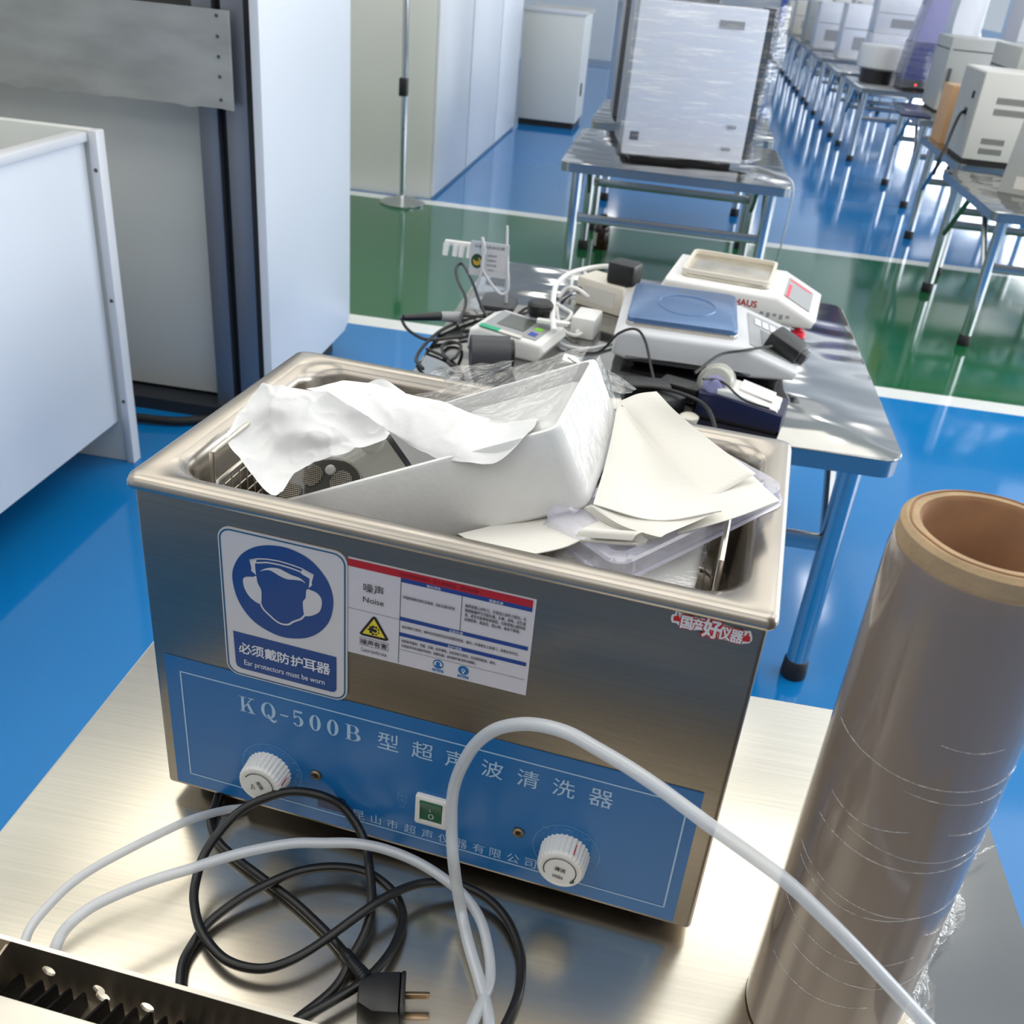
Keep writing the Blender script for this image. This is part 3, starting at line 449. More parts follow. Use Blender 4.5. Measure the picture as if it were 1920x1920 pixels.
obj('basin', b, 'basin', tk, angle=60)
for x in (-.23, .23):
    for y in (.03, .29): obj('foot', MB().cyl((x, y, 0), (x, y, .0125), .016, .018), 'black_rubber', tk)
# control panel
cp = obj('control_panel', MB().box(-.2525, .2485, -.0012, 0, .017, .1765), 'panel_blue', tk)
P0 = dict(O=(0, -.0015, 0), **XZ); b = MB()
for q in ((-.2375, .2385, .1605, .1620), (-.2375, .2385, .0320, .0335), (-.2375, -.236, .032, .162), (.237, .2385, .032, .162)): b.rect(*q, **P0)
obj('border_line', b, 'panel_print', cp)
b = MB()                                            # serif capitals and figures of the type number
KQH = .0185
def g(ch, x):
    O = (x-.0075, -.0015, .1418-KQH/2); k = dict(O=O, U=(.0165, 0, 0), V=(0, 0, KQH))
    if ch == 'K':
        b.rect(.16, .34, 0, 1, **k)
        for q in ((.04, .46, 0, .05), (.04, .46, .95, 1), (.58, .98, .95, 1), (.56, 1.02, 0, .05)): b.rect(*q, **k)
        b.poly([(.34, .40), (.78, .97), (.86, .97), (.34, .30)], **k); b.poly([(.46, .58), (.60, .68), (.94, .03), (.72, .03)], **k)
    elif ch == 'Q':
        b.rings((.48, .5), (.44, .52), (.24, .46), **k); b.poly([(.36, .22), (.52, .26), (.66, .0), (.86, -.06), (.98, .04), (.98, -.10), (.78, -.24), (.56, -.12)], **k)
    elif ch == '-': b.rect(.3, .78, .40, .50, **k)
    elif ch == '5':
        b.rect(.22, .72, .86, 1, **k); b.rect(.20, .27, .45, .95, **k); b.rings((.44, .32), (.34, .34), (.14, .28), t0=-150, t1=140, **k)
    elif ch == '0': b.rings((.46, .5), (.34, .51), (.14, .46), **k)
    elif ch == 'B':
        b.rect(.14, .34, 0, 1, **k); b.rect(.04, .55, 0, .05, **k); b.rect(.04, .55, .95, 1, **k); b.rect(.3, .55, .48, .54, **k)
        b.rings((.5, .74), (.34, .26), (.14, .21), t0=-90, t1=90, **k); b.rings((.52, .27), (.42, .27), (.20, .22), t0=-90, t1=90, **k)
for ch, (x, z) in zip('KQ-500B', D['kq']): g(ch, x)
obj('type_number', b, 'panel_print', cp); b = MB()
for ch, (x, z) in zip('型超声波清洗器', D['main']): b.text(ch, (x, .1425), .0195, bold=.004, **P0)
obj('type_lettering', b, 'panel_print', cp); b = MB()
for ch, (x, z) in zip('昆山市超声仪器有限公司', D['comp']): b.text(ch, (x, .0408), .0115, **P0)
obj('maker_lettering', b, 'panel_print', cp)
b = MB()
for cx in (-.147, .143):
    b.rings((cx, .069), (.031, .031), (.0303, .0303), **P0)
    for k in range(11): a = radians(-50+28*k); b.stroke([(cx+.026*cos(a), .069+.026*sin(a)), (cx+.028*cos(a), .069+.028*sin(a))], .0006, **P0)
b.text('OFF', (-.147, .0955), .003, **P0); b.text('ON', (.142, .0945), .003, **P0); b.text('OFF', (.16, .090), .003, **P0); b.text('HZ', (.122, .091), .003, **P0)
for i, s_ in enumerate(('40', '50', '60', '70', '80')): b.text(s_, (-.123+.003*(i > 0)-.004*(i > 2), .085-.008*i), .0026, **P0)
b.text('ON', (-.0145, .0885), .003, **P0); b.text('电', (-.0145, .081), .0045, **P0); b.text('源', (-.0145, .075), .0045, **P0); b.text('OFF', (-.0145, .067), .003, **P0)
b.rings((-.0145, .0812), (.0045, .005), (.0039, .0044), t0=0, t1=180, **P0); b.rings((-.0145, .0748), (.0045, .005), (.0039, .0044), t0=180, t1=360, **P0)
for x in (-.0187, -.0103): b.rect(x-.0003, x+.0003, .0748, .0812, **P0)
obj('dial_marks', b, 'panel_faint', cp)
b = MB().rect(-.100, -.0715, .0365, .0555, O=(0, -.0014, 0), **XZ); b.m = 1
for k in range(3): b.stroke([(-.0985+.0012*i, .0525-.003*k+.0007*sin(i*.95)) for i in range(22)], .0008, **P0)
obj('wave_logo', b, ['logo_navy', 'panel_print'], cp)
def knob(cx, cz, txt, rot, lbl, mincap=None):
    b = MB(); prof = []; n = 120; y = [0, -.003, -.019, -.0215, -.0225]
    for k, (yy, rr) in enumerate(((-.001, .0225), (-.004, .0222), (-.0195, .0212), (-.0222, .0198), (-.0226, .0175), (-.0222, .0172))):
        prof.append([b.v((cx+(rr+(.0005*(1 if (i//2) % 2 else -1) if k < 3 else 0))*cos(2*pi*i/n), yy, cz+(rr+(.0005*(1 if (i//2) % 2 else -1) if k < 3 else 0))*sin(2*pi*i/n))) for i in range(n)])
    for k in range(len(prof)-1):
        for i in range(n): b.f([prof[k][i], prof[k][(i+1) % n], prof[k+1][(i+1) % n], prof[k+1][i]])
    b.f(prof[-1]); kb = obj('knob', b, 'white_pl', tk, angle=25); kb['label'] = lbl
    U = (cos(rot), 0, sin(rot)); V = (-sin(rot), 0, cos(rot)); O = (cx, -.0230, cz); b = MB()
    b.rings((0, 0), (.0152, .0152), (.0143, .0143), O, U, V, 40, -35, 215); b.stroke([(.0118, -.0098), (.0146, -.0080), (.0136, -.0050)], .0018, O, U, V)
    b.text(txt[0], (0, .0015), .0048, O, U, V, bold=.02); b.text(txt[1], (0, -.0075), .0042, O, U, V, bold=.02)
    obj('cap_print', b, 'black_ink', kb)
    b = MB(); a = rot+radians(72); b.box(-.0004, .0004, -.0185, -.007, .0214, .0222)
    for v in b.bm.verts: x, z = v.co.x, v.co.z; v.co.x = cx+z*cos(a)+x*sin(a); v.co.z = cz+z*sin(a)-x*cos(a)
    obj('pointer', b, 'red2', kb)
knob(-.150, .066, ('加热', '℃'), radians(-62), 'ribbed white knob at the left, for heating'); knob(.1425, .066, ('清洗', 'min'), radians(-8), 'ribbed white knob at the right, marked min')
for x, z in ((-.101, .078), (.098, .076)):
    l = obj('indicator_lamp', MB().lathe([(.0055, .001), (.0055, .003), (.0042, .0042), (.0030, .0036)], (x, 0, z), 24, (0, -1, 0)), 'brass_led', tk)
    obj('lens', MB().lathe([(.0028, .0034), (.002, .0042), (.0003, .0044)], (x, 0, z), 16, (0, -1, 0)), 'led_dark', l)
b = MB(); O_ = rrect(-.0005, .0305, .0555, .0915, .002, 3); I_ = rrect(.004, .026, .0605, .0865, .001, 3)
A = [[b.v((p[0], y, p[1])) for p in r] for r, y in ((O_, -.001), (O_, -.0045), (rrect(.0005, .0295, .0565, .0905, .002, 3), -.0055), (I_, -.0055), (I_, -.002))]
for k in range(4):
    for i in range(len(O_)): b.f([A[k][i], A[k][(i+1) % len(O_)], A[k+1][(i+1) % len(O_)], A[k+1][i]])
sw = obj('power_switch', b, 'white_pl', tk)
b = MB().prism([(-.0035, .0608), (-.0035, .0735), (-.008, .0862), (-.001, .0862), (-.001, .0608)], .0045, .0255, 'x'); b.m = 1
sl = Vector((0, -.0045, .0127)).normalized()
b.text('I', (0, .0052), .005, (.015, -.0062, .0735), (1, 0, 0), sl); b.rings((0, 0), (.0026, .0032), (.0019, .0025), (.015, -.0038, .067), (1, 0, 0), (0, 0, 1))
obj('rocker', b, ['green_sw', 'white_ink'], sw)
# ear protection sign
def round_(k, n=4, closed=True): D[k] = [(p.x, p.y) for p in smooth_path([(x, z, 0) for x, z in D[k]], n, closed)]
for k_ in ('sg_circle', 'sg_hair', 'sg_cupL', 'sg_cupR'): round_(k_)
round_('sg_jaw', 4, False)
def decal(y): return dict(O=(0, y, 0), **XZ)
sg = obj('ear_protection_sign', MB().prism(rrect(-.1868, -.0695, .1765, .3325, .012), -.0022, -.0004, 'y'), 'sign_white', tk)
b = MB(); o_ = rrect(-.1855, -.0708, .1778, .3312, .011); i_ = rrect(-.1841, -.0722, .1792, .3298, .0098)
for i in range(len(o_)): j = (i+1) % len(o_); b.poly([o_[i], o_[j], i_[j], i_[i]], **decal(-.0025))
obj('border', b, 'sign_line', sg)
b = MB(); b.poly(D['sg_circle'], **decal(-.0025)); b.poly(D['sg_bar'], **decal(-.0025)); obj('blue_field', b, 'sign_blue', sg)
b = MB(); dk = decal(-.0028)
for k in ('sg_hair', 'sg_cupL', 'sg_cupR'): b.poly(D[k], **dk)
bd = D['sg_band']; b.stroke([bd[0], bd[1], bd[2], bd[3], bd[4], bd[5], bd[6]], .0012, **dk)
b.stroke([((bd[i][0]+bd[j][0])/2, (bd[i][1]+bd[j][1])/2-.001) for i, j in ((1, 15), (2, 14), (3, 13), (4, 12), (5, 11))], .0014, **dk)
b.poly([bd[0], bd[1], bd[15], bd[16], bd[17], bd[18], bd[19], bd[20]], **dk); b.poly([bd[5], bd[6], bd[7], bd[8], bd[9], bd[10], bd[11]], **dk)
b.stroke(D['sg_jaw'], .0017, **dk); obj('pictogram', b, 'sign_white', sg)
b = MB()
for ch, (x, z) in zip('必须戴防护耳器', D['sg_cn']): b.text(ch, (x, .209), .0118, bold=.02, **dk)
b.text('Ear protectors must be worn', (-.1297, .1925), .0075, w=.078, bold=.006, **dk); obj('caption', b, 'white_ink', sg)
# noise notice: u,v in 0..1 over the sheet (v down)
NX0, NX1, NZ0, NZ1 = -.0690, .0872, .2345, .3285; NW, NH = NX1-NX0, NZ1-NZ0
nt_ = obj('noise_notice', MB().box(NX0-.0002, NX1+.0025, -.0012, -.0003, NZ0-.0015, NZ1+.001), 'paper_w', tk)
def nk(y): return dict(O=(NX0, y, NZ1), U=(NW, 0, 0), V=(0, 0, -NH))
def tx(b, s, u, v, h, y=-.0020, w=None, bold=0.0, align='c'): b.text(s, (u*NW, -v*NH), h*NH, O=(NX0, y, NZ1), U=(1, 0, 0), V=(0, 0, 1), w=None if w is None else w*NW, bold=bold, align=align)
b = MB().rect(0, 1, 0, .075, **nk(-.0016)); obj('red_bar', b, 'red_ink', nt_)
b = MB()
for q in ((.295, 1, .075, .118), (.295, 1, .485, .525), (.295, 1, .655, .695)): b.rect(*q, **nk(-.0016))
obj('blue_bar', b, 'blue_ink', nt_)
b = MB()
for q in ((.294, .297, .075, 1), (0, .295, .517, .520), (.628, .631, .118, .485), (.295, 1, .842, .845)): b.rect(*q, **nk(-.0016))
for q in ((.07, .235, .812, .815), (.07, .235, .897, .900), (.07, .072, .812, .90), (.233, .235, .812, .90)): b.rect(*q, **nk(-.0016))
tx(b, '噪声', .145, .262, .095); tx(b, 'Noise', .145, .388, .058); tx(b, '噪声有害', .152, .855, .062, w=.15, bold=.01); tx(b, 'Caution harmful noise', .152, .945, .042, w=.15)
obj('line_print', b, 'black_ink', nt_)
b = MB(); tx(b, '声强和频率的变化无规律，杂乱无章的声音', .31, .268, .033, align='l', w=.285, bold=.01)
for i, s_ in enumerate(('噪声损害人的听力，可造成人体听力损失。长', '期接触噪声可引起头痛、头晕、耳鸣、记忆减', '退，甚至引起神经衰弱症。也能导致心跳加速', '血管痉挛、高血压、冠心病、食欲下降等。')): tx(b, s_, .65, .205+.047*i, .036, align='l', w=.325 if i < 3 else .30, bold=.01)
tx(b, '如出现听力损伤，噪声自觉症状应及时到医院检查、确诊，并请报告上级部门，结果应向内业。', .31, .585, .033, align='l', w=.645, bold=.01)
tx(b, '使用防声器具：耳塞、耳罩、防声帽等。如发现听力损伤，应到医院检查、确诊。', .31, .74, .033, align='l', w=.53, bold=.01)
tx(b, '利用吸声材料或吸声结构；佩戴耳塞；使用隔声罩/消声间隔断。', .31, .795, .033, align='l', w=.42, bold=.01); obj('body_print', b, 'grey_ink', nt_)
b = MB(); tx(b, '工业场所存在噪声，对人体有损害，请注意防护', .50, .04, .042, w=.43); obj('red_bar_print', b, 'dred_ink', nt_)
b = MB(); tx(b, '理化特性', .475, .097, .03); tx(b, '健康危害', .81, .097, .03); tx(b, '应急处理', .61, .505, .03); tx(b, '防护措施', .61, .675, .03); obj('heading_print', b, 'white_ink', nt_)
b = MB().poly([(.066, .772), (.080, .79), (.220, .79), (.236, .772), (.163, .562), (.152, .550), (.140, .562)], **nk(-.0016)); b.m = 1
b.poly([(.085, .762), (.217, .762), (.151, .578)], **nk(-.0019)); b.m = 0
star = [(.151+(.036 if k % 2 else .024)*cos(k*pi/9)*(1 if k % 3 else 1.1), .70+(.058 if k % 2 else .042)*sin(k*pi/9)) for k in range(18)]
b.poly(star, **nk(-.0022)); b.m = 1; b.rings((.158, .70), (.020, .032), (.013, .02), t0=-120, t1=150, **nk(-.0025)); b.m = 0
obj('warning_triangle', b, ['black_ink', 'yellow_ink'], nt_)
for u, k in ((.522, 0), (.665, 1)):
    b = MB().rings((u, .905), (.030, .05), (.0001, .0001), **nk(-.0016)); b.rect(u-.031, u+.031, .965, .992, **nk(-.0016)); b.m = 1
    if k == 0:
        b.rings((u, .905), (.024, .036), (.015, .03), t0=150, t1=390, **nk(-.0019)); b.rings((u-.018, .905), (.007, .016), (.0001, .0001), **nk(-.0019)); b.rings((u+.018, .905), (.007, .016), (.0001, .0001), **nk(-.0019))
    else: b.rings((u, .905), (.010, .018), (.006, .011), **nk(-.0019)); b.rect(u-.004, u+.004, .92, .94, **nk(-.0019))
    tx(b, '必须戴护耳器' if k == 0 else '必须戴防尘罩', u, .979, .016, w=.05); obj('round_icon', b, ['sky_ink', 'white_ink'], nt_)
# red and white thumbs-up sticker
for k_ in ('stk', 'stk_thL', 'stk_thR', 'stk_ch'): D[k_] = [(x, z-.0035) for x, z in D[k_]]

st = obj('quality_sticker', MB().prism(D['stk'], -.0011, -.0002, 'y'), 'white_ink', tk)
b = MB(); O3 = decal(-.0014); b.poly(D['stk_thL'], **O3); b.poly(D['stk_thR'], **O3)
hs = (.0112, .0108, .0165, .0116, .0112)
for ch, (x, z), h in zip('国产好仪器', D['stk_ch'], hs): b.text(ch, (x, z), h, bold=.11, asp=.74, **O3)
b.m = 1
for ch, (x, z), h in zip('国产好仪器', D['stk_ch'], hs): b.text(ch, (x, z), h, bold=.035, asp=.74, **decal(-.0017))
obj('sticker_print', b, ['red2', 'white_ink'], st)
# ------------------------------------------------------------------ contents of the tank (frame BF)
t = thing('wire_basket', 'steel wire basket standing inside the tank', 'basket', (0, .16, .212), BF)
bx0, bx1, by0, by1, bz0, bz1 = -.222, .222, .042, .285, .2135, .366
b = MB()
for z in (bz1-.032, bz0+.003): b.tube([(p[0], p[1], z) for p in rrect(bx0, bx1, by0, by1, .02, 4)], .0022, 8, 0, True)
for x in (bx0, bx1):
    b.tube([(x, y, z) for y, z in ((by0+.012, bz0), (by0+.012, bz1-.012), (by0+.014, bz1-.003), (by0+.022, bz1), (.15, bz1), (.158, bz1-.003), (.16, bz1-.012), (.16, bz0))], .0024, 8, 2)
    for y in (by0+.012, by1-.012): b.cyl((x, y, bz0), (x, y, bz1-.032), .0024, n=8)
obj('frame', b, 'mesh_wire', t)
for side in range(4):
    b = MB(); st_ = .0135; L0, L1 = (by0, by1) if side < 2 else (bx0, bx1)
    f_ = (lambda a, z: ((bx0 if side == 0 else bx1), a, z)) if side < 2 else (lambda a, z: (a, (by0 if side == 2 else by1), z))
    for k in range(int((L1-L0-.03)/st_)+1): a = L0+.016+k*st_; b.cyl(f_(a, bz0), f_(a, bz1-.03), .0007, n=5)
    for k in range(9): z = bz0+.01+k*.0128; b.cyl(f_(L0+.012, z), f_(L1-.012, z), .0007, n=5)
    obj('mesh_side', b, 'mesh_wire', t)
b = MB()
for k in range(16): a = bx0+.02+k*.0265; b.cyl((a, by0+.01, bz0), (a, by1-.01, bz0), .0008, n=5)
obj('mesh_floor', b, 'mesh_wire', t)
# foam box, tilted 27 degrees, open side up
FO = Vector((.108, .100, .364)); u_ = Vector((-.891, 0, -.454)); v_ = Vector((-.01, 1, .02)).normalized(); w_ = u_.cross(v_).normalized()
if w_.z < 0: w_ = -w_
v_ = w_.cross(u_).normalized()
if v_.y < 0: v_ = -v_
FM = Matrix((( u_.x, v_.x, w_.x, FO.x), (u_.y, v_.y, w_.y, FO.y), (u_.z, v_.z, w_.z, FO.z), (0, 0, 0, 1)))
b = MB(); LN, DW, HH, wt = .318, .170, .076, .0065
def rr2(x0, x1, y0, y1, r): return rrect(x0, x1, y0, y1, r, 4)
lay = [(rr2(.004, LN-.006, .003, DW-.003, .009), .0), (rr2(.001, LN-.002, .0005, DW-.0005, .011), .004), (rr2(0, LN, 0, DW, .012), HH-.003), (rr2(.0012, LN-.0012, .0012, DW-.0012, .011), HH),
       (rr2(wt, LN-wt, wt, DW-wt, .008), HH), (rr2(wt+.003, LN-wt-.003, wt+.003, DW-wt-.003, .010), .014)]
R = [[b.v(FM @ Vector((p[0], p[1], z))) for p in r] for r, z in lay]; n = len(R[0]); b.f(R[0][::-1])
for k in range(len(R)-1):
    for i in range(n): b.f([R[k][i], R[k][(i+1) % n], R[k+1][(i+1) % n], R[k+1][i]])
b.f(R[-1])
tag(obj('foam_box', b, 'foam', None, BF, 60), 'white foam box tipped up inside the tank, its end wall leaning right', 'foam box')
# wrapped things inside the foam box
b = MB(); b.T = FM; b.box(.016, .145, .035, DW-.012, .016, .066, .012, 3)
tag(obj('wrapped_pack', b, 'bundle', None, BF), 'pale pack lying in the upper end of the foam box beneath clear film', 'pack')
# sprayer-like device with mesh discs
t = thing('mesh_disc_device', 'grey glossy device with three mesh discs and a pale button in the foam box', 'device', FM @ Vector((.24, .05, .03)), BF)
dv = [Vector(p) for p in D['dv']]; nv = Vector(D['nv']); c0 = (dv[1]+dv[3])/2; ax1 = (dv[3]-dv[1]).normalized(); ax2 = nv.cross(ax1); ra = (dv[3]-dv[1]).length/2
q2 = dv[2]-c0; qa, qb = q2.dot(ax1), q2.dot(ax2); rb = abs(qb)/math.sqrt(1-(qa/ra)**2)
def DV(a, b_, c): return c0+ax1*a+ax2*b_+nv*c
b = MB(); rings_ = []
for sc, h in ((.80, -.018), (1, -.013), (1, -.002), (.97, .0015), (.90, .002)):
    rings_.append([b.v(DV(ra*sc*cos(2*pi*k/56), rb*sc*sin(2*pi*k/56), h)) for k in range(56)])
for k in range(4):
    for i in range(56): b.f([rings_[k][i], rings_[k][(i+1) % 56], rings_[k+1][(i+1) % 56], rings_[k+1][i]])
b.f(rings_[0][::-1]); b.f(rings_[-1]); obj('face_plate', b, 'glass_grey', t)
obj('plate_rim', MB().tube([DV(ra*cos(2*pi*k/56), rb*sin(2*pi*k/56), .0008) for k in range(56)], .0009, 6, 1, True), 'clear_pl', t)
for d in dv[4:7]:
    b = MB(); n_ = 5; a, c_ = (d-c0).dot(ax1), (d-c0).dot(ax2)
    for k in range(-n_, n_+1):
        q = k/n_*.0105; h = math.sqrt(max(0, .011**2-q*q))
        b.cyl(DV(a+q, c_-h, .0038), DV(a+q, c_+h, .0038),   .00042, n=5); b.cyl(DV(a-h, c_+q, .0045), DV(a+h, c_+q, .0045), .00042, n=5)
    obj('mesh_disc', b, 'mesh_wire', t)
pb = dv[7]; obj('button', MB().lathe([(.0052, .002), (.0050, .005), (.003, .0065), (.0005, .007)], pb, 20, nv), 'pearl', t)
b = MB().cyl(dv[9]-nv*.02, dv[10]-nv*.02, .026, .021, 32); obj('clear_body', b, 'clear_pl', t)
obj('body_band', MB().cyl(dv[10]-nv*.02, dv[10].lerp(dv[9], -.12)-nv*.02, .0215, .0195, 32), 'dgrey_pl', t)
b = MB().lathe([(.0125, 0), (.0125, .004), (.010, .0055), (.0005, .006)], dv[8]+nv*.009, 28, nv); obj('dial', b, 'pearl', t)
# clear film over the foam box, and film behind
tag(obj('film_cover', MB().sheet(D['film'], 8, 8, .0025, 40), 'film', None, BF), 'wrinkled clear film stretched over the upper half of the foam box', 'film')
rows = [[FM @ Vector((-.0015-.001*(k == 1), DW*j/4, HH*(1.02-k/3*.8))) for j in range(5)] for k in range(4)]
tag(obj('film_flap', MB().sheet(rows, 6, 6, .0012, 60), 'film', None, BF), 'clear film clinging to the leaning end wall of the foam box', 'film')
tag(obj('film_scrap', MB().sheet(D['filmback'], 8, 6, .003, 50), 'film_clear', None, BF), 'scrap of clear film sticking out behind the foam box, at the back rim', 'film')
tag(obj('film_scrap', MB().sheet(D['filmright'], 8, 6, .003, 50), 'film_clear', None, BF), 'small clear film corner showing right of the foam box peak', 'film')
# tissue
GTs = 'white tissue sheets in the tank'
tag(obj('tissue_sheet', MB().sheet(D['tissue1'], 14, 14, .002, 28, crease=.0042), 'tissue', None, BF, 80), 'crumpled white tissue hanging at the left over the wire basket', 'tissue', GTs)
tag(obj('tissue_sheet', MB().sheet(D['tissue2'], 12, 14, .0015, 24, seed=5, crease=.002), 'tissue', None, BF, 80), 'white tissue draped across the front edge of the foam box', 'tissue', GTs)
tag(obj('tissue_sheet', MB().sheet(D['tissue3'], 8, 6, .001, 24), 'tissue', None, BF, 80), 'small bump of white tissue at the back of the tank', 'tissue', GTs)
# filter papers
GP = 'ivory filter papers fanned over the tank'
t = thing('filter_paper_packet', 'thick ivory filter paper packet leaning right of the foam box', 'paper', (.15, .16, .37), BF, GP)
obj('top_fold', MB().sheet(D['pap_front'], 8, 8, .0006, 20, .0012), 'filter', t)
b = MB()
for k in range(6):
    d = Vector((-.002-.0022*k, .002*k, -.0022*k-.0015)); b.sheet([[Vector(p)+d for p in r] for r in D['pap_tri']], 5, 4, .0003, 30, .0006)
obj('lower_leaves', b, 'filter', t)
tag(obj('filter_paper', MB().sheet(D['pap_mid'], 8, 8, .0012, 20, .0006), 'filter', None, BF, 80), 'ivory filter paper whose right corner points past the packet toward the tank rim', 'paper', GP)
tag(obj('filter_paper', MB().sheet(D['pap_back'], 8, 8, .0008, 20, .0006), 'filter', None, BF, 80), 'pale filter paper lying lowest on the clear lid, its tip over the right rim', 'paper', GP)
tag(obj('filter_paper', MB().sheet(D['pap_low'], 8, 8, .0008, 20, .0008), 'filter', None, BF, 80), 'flat ivory paper sheets in front of the foam box, by the front rim', 'paper', GP)
cu = []
for k in range(9):
    a = radians(-150+k*40); rr = .006+.0006*k; cu.append([(.112+.045*s+.0*k+rr*cos(a)*.6, .055+.006*s+rr*cos(a)*.5, .362+.004*s+rr*sin(a)*.8) for s in (0, .5, 1)])
tag(obj('paper_curl', MB().sheet(cu, 4, 3, 0, 1, .0006), 'filter', None, BF, 80), 'curled ivory paper end lying on the clear lid below the packet', 'paper')
# clear lilac lid
t = thing('box_lid', 'clear lilac plastic box lid resting aslant on the right rim of the tank', 'lid', (.16, .12, .36), BF)
p0 = Vector((.146, .027, .352)); p1 = Vector((.267, .183, .375)); uu = (p1-p0); ul = uu.length; uu.normalize(); vv = Vector((-.79, .61, .0)); vv = (vv-uu*vv.dot(uu)).normalized(); ww = uu.cross(vv).normalized()
if ww.z < 0: ww = -ww
LM = Matrix(((uu.x, vv.x, ww.x, p0.x), (uu.y, vv.y, ww.y, p0.y), (uu.z, vv.z, ww.z, p0.z), (0, 0, 0, 1)))
b = MB(); lay = [(rrect(0, ul, 0, .10, .016), -.010), (rrect(0, ul, 0, .10, .016), .004), (rrect(.002, ul-.002, .002, .098, .015), .006), (rrect(.012, ul-.012, .012, .088, .010), .0062), (rrect(.016, ul-.016, .016, .084, .010), .002)]
R = [[b.v(LM @ Vector((p[0], p[1], z))) for p in r] for r, z in lay]; n = len(R[0])
for k in range(len(R)-1):
    for i in range(n): b.f([R[k][i], R[k][(i+1) % n], R[k+1][(i+1) % n], R[k+1][i]])
b.f(R[-1]); obj('lid_shell', b, 'lid', t)
b = MB(); b.tube([LM @ Vector((p[0], p[1], -.010)) for p in rrect(-.002, ul+.002, -.002, .102, .017, 5)], .0018, 6, 0, True); obj('lid_edge', b, 'lid', t)
# film wrapped bundle under the lid
t = thing('wrapped_bundle', 'white bundle wrapped in clear film under the lilac lid at the front right', 'bundle', (.16, .1, .22), BF)
obj('bundle_core', MB().box(.085, .206, .05, .20, .222, .336, .012, 3), 'bundle', t)
b = MB().sheet([[(.08, .05, .334), (.14, .047, .336), (.207, .046, .338)], [(.08, .125, .337), (.14, .12, .338), (.209, .12, .339)], [(.08, .2, .336), (.14, .2, .337), (.209, .2, .337)]], 8, 8, .003, 60)
b.sheet([[(.2095, .05, .333), (.2105, .12, .336), (.2095, .2, .334)], [(.212, .05, .28), (.212, .12, .28), (.212, .2, .28)], [(.2095, .05, .23), (.211, .12, .23), (.2095, .2, .23)]], 8, 8, .002, 60)
obj('film_skin', b, 'film', t)
tag(obj('tissue_sheet', MB().sheet([[(.115, .045, .335), (.15, .05, .333), (.185, .052, .331)], [(.13, .040, .318), (.16, .042, .315), (.20, .044, .312)], [(.14, .040, .28), (.17, .042, .28), (.20, .046, .28)]], 8, 6, .003, 50), 'tissue', None, BF, 80), 'white tissue tucked in front of the film wrapped bundle', 'tissue', GTs)
# ------------------------------------------------------------------ on the work table
RX, RY, RR, RT = .2363, .5748, .0579, 1.29
t = thing('film_roll', 'tall upright roll of clear stretch film on a brown cardboard core', 'roll', (RX, RY, BT))
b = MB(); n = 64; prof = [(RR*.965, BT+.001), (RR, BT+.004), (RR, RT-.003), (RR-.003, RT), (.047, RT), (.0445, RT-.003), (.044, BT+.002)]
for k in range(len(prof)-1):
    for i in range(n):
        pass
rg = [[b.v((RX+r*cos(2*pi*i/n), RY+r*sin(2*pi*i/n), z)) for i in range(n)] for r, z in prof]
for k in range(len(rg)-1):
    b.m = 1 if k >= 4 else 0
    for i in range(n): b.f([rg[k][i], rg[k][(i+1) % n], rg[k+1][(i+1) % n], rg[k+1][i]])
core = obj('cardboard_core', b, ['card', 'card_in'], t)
b = MB(); b.tube([(RX+.0525*cos(2*pi*i/40)+.0006*sin(i*5), RY+.0525*sin(2*pi*i/40), RT+.0003) for i in range(40)], .0007, 5, 2, True); obj('paper_seam', b, 'card_in', core)
b = MB(); N_ = 96; prev = None; FRr = .0603
for k in range(46):
    z = BT+.002+(RT-.0155-BT-.002)*k/45; row = []
    for i in range(N_):
        a = 2*pi*i/N_; r = FRr+.0005*noise.noise(Vector((cos(a)*3, sin(a)*3, z*2.2)))+.00025*noise.noise(Vector((cos(a)*14, sin(a)*14, z*6)))
        if k == 45: r -= .0012
        row.append(b.v((RX+r*cos(a), RY+r*sin(a), z)))
    if prev:
        for i in range(N_): b.f([prev[i], prev[(i+1) % N_], row[(i+1) % N_], row[i]])
    prev = row
top_in = [b.v((RX+.0575*cos(2*pi*i/N_), RY+.0575*sin(2*pi*i/N_), RT-.0152)) for i in range(N_)]
for i in range(N_): b.f([prev[i], prev[(i+1) % N_], top_in[(i+1) % N_], top_in[i]])
fr = obj('film_winding', b, 'roll', t)
b = MB()                                            # stretched ridges in the film
for z0, a0, a1, dip, ph in ((1.135, 190, 330, .012, .0), (1.082, 205, 262, .014, .3), (1.068, 225, 320, .010, 0), (1.055, 200, 340, .016, .5), (1.09, 285, 345, .006, .2), (1.015, 190, 335, .02, 0), (1.005, 195, 290, .018, .1), (.96, 190, 300, .022, 0), (.985, 300, 345, .01, 0), (.93, 215, 330, .012, .2), (.90, 200, 280, .01, .2), (1.12, 250, 320, .004, 0), (1.165, 260, 300, .004, 0)):
    P = [(RX+(FRr+.0003)*cos(radians(a0+(a1-a0)*k/24)), RY+(FRr+.0003)*sin(radians(a0+(a1-a0)*k/24)), z0-dip*sin(pi*k/24)*.5+ph*.02*(k/24)) for k in range(25)]
    b.tube(P, .00033, 5, 1)
obj('film_ridge', b, 'film_clear', fr)
rows = []
for s_ in range(8):
    f_ = s_/7; row = []
    for k, (x, y) in enumerate(((.315, .55), (.335, .60), (.352, .645), (.37, .69), (.392, .735), (.412, .77), (.432, .80))):
        a = radians(-25+14*k); q0 = Vector((RX+(FRr+.001)*cos(a), RY+(FRr+.001)*sin(a), BT+.030-.002*k)); q1 = Vector((x+.010*sin(k*2.1+1), y, BT+.004))
        p = q0.lerp(q1, f_); p.z += .012*abs(sin(k*1.7+s_*1.3))*(f_ > 0)+.003*random.random(); row.append(p)
    rows.append(row)
